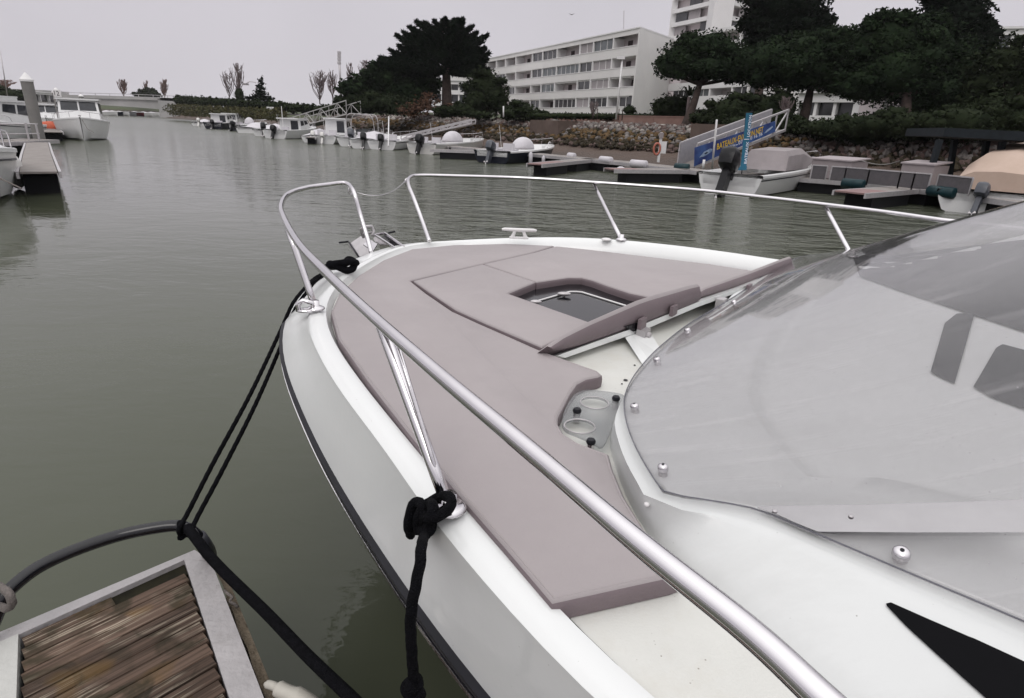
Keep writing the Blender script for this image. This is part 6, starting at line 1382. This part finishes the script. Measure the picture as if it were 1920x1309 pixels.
# dark shelter
M_shel = mat('shelter_dark', (.010, .014, .018), .6, var=.3)
sh_ = thing('dark_shelter', 'dark flat roofed shelter on tapering posts at the right edge', 'shelter', tuple(P(1760, 350, .44)))
y0 = P(1760, 352, .44).y
ra = PY(1768, 256, y0); rb = PY(1990, 268, y0-1.5)
b = MB(); b.prism([ra-UP*0, rb, rb+Vector((.8, 3.2, 0)), ra+Vector((.8, 3.2, 0))], UP*.24); b.build('roof', M_shel, sh_)
for (ub, vb, ut, vt, dy) in ((1736, 352, 1762, 262, 0.02), (1778, 342, 1790, 262, 1.2), (1836, 345, 1850, 265, 1.4), (1862, 352, 1880, 265, .4), (1960, 380, 1985, 270, 0.)):
    b = MB(); yy = y0+dy-(ub-1736)*.006; b.bar(PY(ub, vb, yy), PY(ut, vt, yy), .14, .14, Vector((0, 1, 0))); b.build('post', M_shel, sh_)
# ------------------------------------------------------------------ gangways
def gangway(name, label, a, b_, w, h, nb, m=M_alu, fill=None, cat='gangway', floor=M_pdeck):
    d = (b_-a); L_ = d.length; dd = d.normalized(); hd = Vector((d.x, d.y, 0)).normalized(); n = Vector((-hd.y, hd.x, 0)); n = n if n.y > 0 else -n
    root = thing(name, label, cat, tuple(a)); b = MB(); b.prism([a, b_, b_+n*w, a+n*w], UP*-.06); b.build('walkway', floor, root)
    for s_ in (0, w):
        o = n*s_; b = MB(); b.bar(a+o+UP*h, b_+o+UP*h, .07, .07); b.build('handrail', m, root); b = MB(); b.bar(a+o, b_+o, .08, .10); b.build('side_beam', m, root)
        for k in range(nb+1):
            p = a.lerp(b_, k/nb)+o; b = MB(); b.bar(p, p+UP*h, .05, .05, n); b.build('upright', m, root)
            if k < nb: q = a.lerp(b_, (k+1)/nb)+o; b = MB(); b.bar(p+(UP*h if k % 2 else Vector()), q+(Vector() if k % 2 else UP*h), .05, .05); b.build('brace', m, root)
    if fill: b = MB(); o = n*(w-.05); b.prism([a+o, b_+o, b_+o+UP*h, a+o+UP*h], n*.01); b.build('side_sheet', fill, root)
    return root, dd, n
ga = P(1272, 312, .46); gb = PY(1466, 246, 29.0)
gn = P(1302, 313, .46); gf = PY(1472, 244, 28.6)
g2, gdd, gnn = gangway('bannered_gangway', 'aluminium gangway carrying a blue rental banner', gn, gf, .8, .84, 7, fill=mat('gangway_sheet', (.30, .29, .31), .6, var=.1))
gangway('far_gangway', 'grey truss gangway rising to the right behind the masted cabin boat', PY(541, 243, 70), PY(650, 214, 56), 1.3, 1.1, 8, m=M_bridge)
gangway('narrow_gangway', 'thin plain gangway rising to the right behind the cream hulled boat', PY(752, 262, 41), PY(884, 231, 40), .9, .22, 6, m=M_alu)
# banner
M_ban = bpy.data.materials.new('banner_print'); M_ban.use_nodes = True
def banmat():
    N = M_ban.node_tree.nodes; L = M_ban.node_tree.links; b = N['Principled BSDF']; b.inputs['Roughness'].default_value = .55
    tc = N.new('ShaderNodeTexCoord'); w = N.new('ShaderNodeTexNoise'); w.inputs['Scale'].default_value = 1.3; w.inputs['Detail'].default_value = 4; L.new(tc.outputs['Object'], w.inputs['Vector'])
    r = N.new('ShaderNodeValToRGB'); L.new(w.outputs[0], r.inputs[0]); r.color_ramp.elements[0].position = .35; r.color_ramp.elements[0].color = (.008, .016, .11, 1); r.color_ramp.elements[1].position = .72; r.color_ramp.elements[1].color = (.05, .13, .34, 1); L.new(r.outputs[0], b.inputs['Base Color'])
banmat()
bTL, bTR, bBR, bBL = [PP(u, v, gn-gnn*.06, gf-gnn*.06) for u, v in ((1303, 277), (1454, 227), (1454, 247), (1302, 312))]
bb = MB(); bb.prism([bTL, bTR, bBR, bBL], gnn*.02); ban = bb.build('banner', M_ban, g2)
def onban(a_, c_, off=.012): return bTL.lerp(bTR, a_).lerp(bBL.lerp(bBR, a_), c_)-gnn*off
M_yel = mat('banner_yellow', (.62, .40, .03), .6, var=.05); M_txtw = mat('banner_white', (.62, .64, .72), .6, var=.05); M_pic = mat('banner_picture', (.10, .17, .30), .6, col2=(.42, .50, .62), scale=3)
def bantext(txt, x0, x1, yb, hfrac, m_):
    o = onban(x0, yb); e = onban(x1, yb); X = (e-o); Wd = X.length; X.normalize(); t_ = onban(x0, yb-hfrac); Yv = (t_-o); Hh = Yv.length; Yv.normalize()
    text_mesh('lettering', txt, o, X, Yv, Hh, m_, ban, width=Wd, bold=.02)
bantext('BATEAUX-EVASION.NET', .25, .83, .56, .36, M_yel); bantext('LOCATION', .32, .47, .80, .17, M_txtw); bantext('07', .51, .565, .80, .27, M_txtw); bantext('0 16 36', .66, .82, .80, .25, M_txtw)
for pts in (((.05, .62), (.10, .40), (.17, .34), (.20, .42), (.19, .56), (.11, .66)), ((.84, .72), (.88, .52), (.955, .36), (.96, .46), (.93, .60), (.87, .74))):
    bb = MB(); bb.prism([onban(a_, c_, .01) for a_, c_ in pts], -gnn*.004); bb.build('boat_picture', M_pic, ban)
bb = MB(); bb.prism([onban(.10, .5, .016), onban(.13, .46, .016), onban(.15, .50, .016), onban(.12, .56, .016)], -gnn*.004); bb.build('boat_picture', M_navy, ban)
bb = MB(); bb.bar(onban(.48, .76, .014), onban(.50, .755, .014), .02, .02); bb.build('lettering', M_txtw, ban)
# teal flag banner behind the open motorboat
fy = P(1398, 340, .3).y+.3
fl0, fl1 = PY(1394, 312, fy), PY(1405, 212, fy); flag = thing('flag_banner', 'tall narrow teal flag banner lettered in white beside the black outboard', 'flag', tuple(PY(1390, 345, fy)))
fu = (fl1-fl0).normalized(); fx = Vector((1, 0, 0)); fx = (fx-fu*fx.dot(fu)).normalized(); wd_ = px2m(10.5, fy)
bb = MB(); bb.prism([fl0-fx*wd_/2, fl0+fx*wd_/2, fl1+fx*wd_/2, fl1-fx*wd_/2], Vector((0, .015, 0))); bb.prism([fl0-fx*wd_*.8-fu*.12, fl0+fx*wd_*.6-fu*.12, fl0+fx*wd_*.6, fl0-fx*wd_*.8], Vector((0, .04, 0))); fo = bb.build('banner', mat('teal_cloth', (.008, .10, .17), .7, var=.12), flag)
bb = MB(); bb.tube([PY(1389, 350, fy+.05), fl1-fx*wd_*.5+Vector((0, .03, 0)), fl1+fx*wd_*.6+fu*.05+Vector((0, .03, 0))], .018, 6); bb.build('pole', M_black, flag)
fh = (fl1-fl0).length
text_mesh('lettering', 'LOCATION', fl0+fu*fh*.56+fx*wd_*.45-Vector((0, .004, 0)), fu, -fx, wd_*.42, M_txtw, fo, width=fh*.40, bold=.02)
text_mesh('lettering', 'BATEAUX', fl0+fu*fh*.05+fx*wd_*.45-Vector((0, .004, 0)), fu, -fx, wd_*.42, M_txtw, fo, width=fh*.42, bold=.02)
bb = MB(); c_ = fl0+fu*fh*.515-Vector((0, .006, 0)); bb.bar(c_-fx*wd_*.45, c_+fx*wd_*.45, .02, .02); bb.build('divider', M_txtw, fo)
# thin white mooring post, lifebuoy stand
pole('mooring_post', 'slim white mooring post in front of the rental banner', [P(1335, 318, .42), PP(1344, 225, gn-gnn*1.2, gf-gnn*1.2)], .035, 'post', None, M_white)
pole('bollard', 'short white bollard at the foot of the rental banner', [P(1318, 316, .44), P(1318, 316, .44)+UP*.32], .05, 'bollard', None, M_white)
ls = thing('lifebuoy_stand', 'white lifebuoy stand with an orange and white ring at the water edge', 'lifebuoy stand', tuple(P(1233, 305, .42)))
sp = P(1234, 304, .42); b = MB(); b.box(sp+UP*.62, (.10, .08, 1.25)); b.build('post', M_white, ls); b = MB(); b.box(sp+Vector((.17, 0, .62)), (.22, .05, .5)); b.build('notice', M_white, ls); b = MB(); b.box(sp+Vector((.0, -.02, 1.12)), (.16, .14, .22)); b.build('cap_box', M_lock, ls)
c_ = sp+Vector((-.13, -.04, .55)); b = MB(); b.tube([c_+X_*(.14*math.cos(t))+UP*(.24*math.sin(t)) for t in [math.pi*.5+i*math.pi/8 for i in range(17)]], .045, 8); b.build('lifebuoy', mat('lifebuoy_orange', (.42, .13, .09), .6), ls, smooth=True)
# ------------------------------------------------------------------ left side pontoons and pilings
deckrun('finger_pontoon', 'wide finger pontoon at the left with a pale deck and dark floats', [P(73, 324, .45), P(70, 290, .45), P(70, 268, .45)], .68, z=.45, m=M_pdeck)
deckrun('finger_pontoon', 'finger pontoon beside the cabin cruiser with a dark float', [P(96, 248, .45), P(88, 240, .45)], 1.0, z=.45)
deckrun('walkway_pontoon', 'grey walkway crossing behind the left hand moorings', [P(78, 262, .5), P(-60, 268, .5)], 1.2, z=.5)
M_pile = mat('piling_grey', (.16, .155, .15), .85, col2=(.235, .225, .215), scale=1.5)
def piling(label, ub, vb, ut, vt, Y, r, cone=True):
    a, c = PY(ub, vb, Y), PY(ut, vt, Y); a.z = -.5; c2 = Vector((a.x, a.y, c.z)); 
    c2 = Vector((c.x, c.y, c.z)); a = Vector((c.x, c.y, -.5)); root = thing('piling', label, 'piling', tuple(a), 'mooring pilings on the left side'); b = MB(); b.tube([a, c2], r, 12); b.build('shaft', M_pile, root, smooth=True, auto=50)
    b = MB(); b.lathe(c2, [(r*1.12, -.02), (r*1.12, .05), (r*.5, .2), (.02, .3)], 12); b.build('cone_cap', M_white, root, smooth=True, auto=30); return root
piling('tallest grey piling with a white cone cap at the left', 75, 262, 50, 152, 24.5, .20)
p2 = piling('middle grey piling with a white cone and number plate, by the cabin cruiser', 115, 250, 106, 174, 39, .22)
pc = PY(107, 175, 38.7); b = MB(); b.box(pc, (.46, .03, .40)); pl_ = b.build('number_plate', M_white, p2)
text_mesh('number', '12', pc+Vector((-.16, -.02, -.13)), X_, UP, .26, M_black, pl_, width=.3)
piling('farthest small piling with a cap in front of the bridge', 153, 230, 152, 181, 78, .26)
# left railings on the walkway
lr = thing('walkway_railing', 'grey tubular railing on the walkway at the left edge', 'railing', tuple(P(40, 262, .5)))
for zz, rr_ in ((1.05, .03), (.72, .022)):
    b = MB(); b.tube([P(-40, 266, .5)+UP*(zz-.5), P(76, 262, .5)+UP*(zz-.5)], rr_, 6); b.build('rail', M_alu, lr)
for u in (5, 55, 74): b = MB(); q = P(u, 264, .5); b.tube([q, q+UP*.6], .035, 6); b.build('post', M_alu, lr)
# bird far off over the roofs
b = MB(); q = PY(1072, 27, 70); b.add([q, q+Vector((-.35, 0, .08)), q+Vector((-.12, .1, .0)), q+Vector((.35, 0, .10)), q+Vector((.12, .1, 0)), q+Vector((0, -.2, -.03)), q+Vector((0, .2, -.05))], [(0, 1, 2), (0, 4, 3), (5, 2, 6), (5, 6, 4)]); tag(b.build('gull', M_lock), 'small gull in the grey sky above the apartment block', 'bird')
# ------------------------------------------------------------------ thin winter haze
hm = bpy.data.materials.new('haze'); hm.use_nodes = True; N = hm.node_tree.nodes; N.remove(N['Principled BSDF'])
pv = N.new('ShaderNodeVolumePrincipled'); pv.inputs['Color'].default_value = (.86, .84, .88, 1); pv.inputs['Density'].default_value = .0002; pv.inputs['Anisotropy'].default_value = .2
hm.node_tree.links.new(pv.outputs[0], N['Material Output'].inputs['Volume'])
b = MB(); b.box(Vector((0, 260, 24)), (1900, 1020, 54)); hz_ = b.build('haze', hm, kind='stuff'); hz_['label'] = 'thin grey winter haze over the harbour'
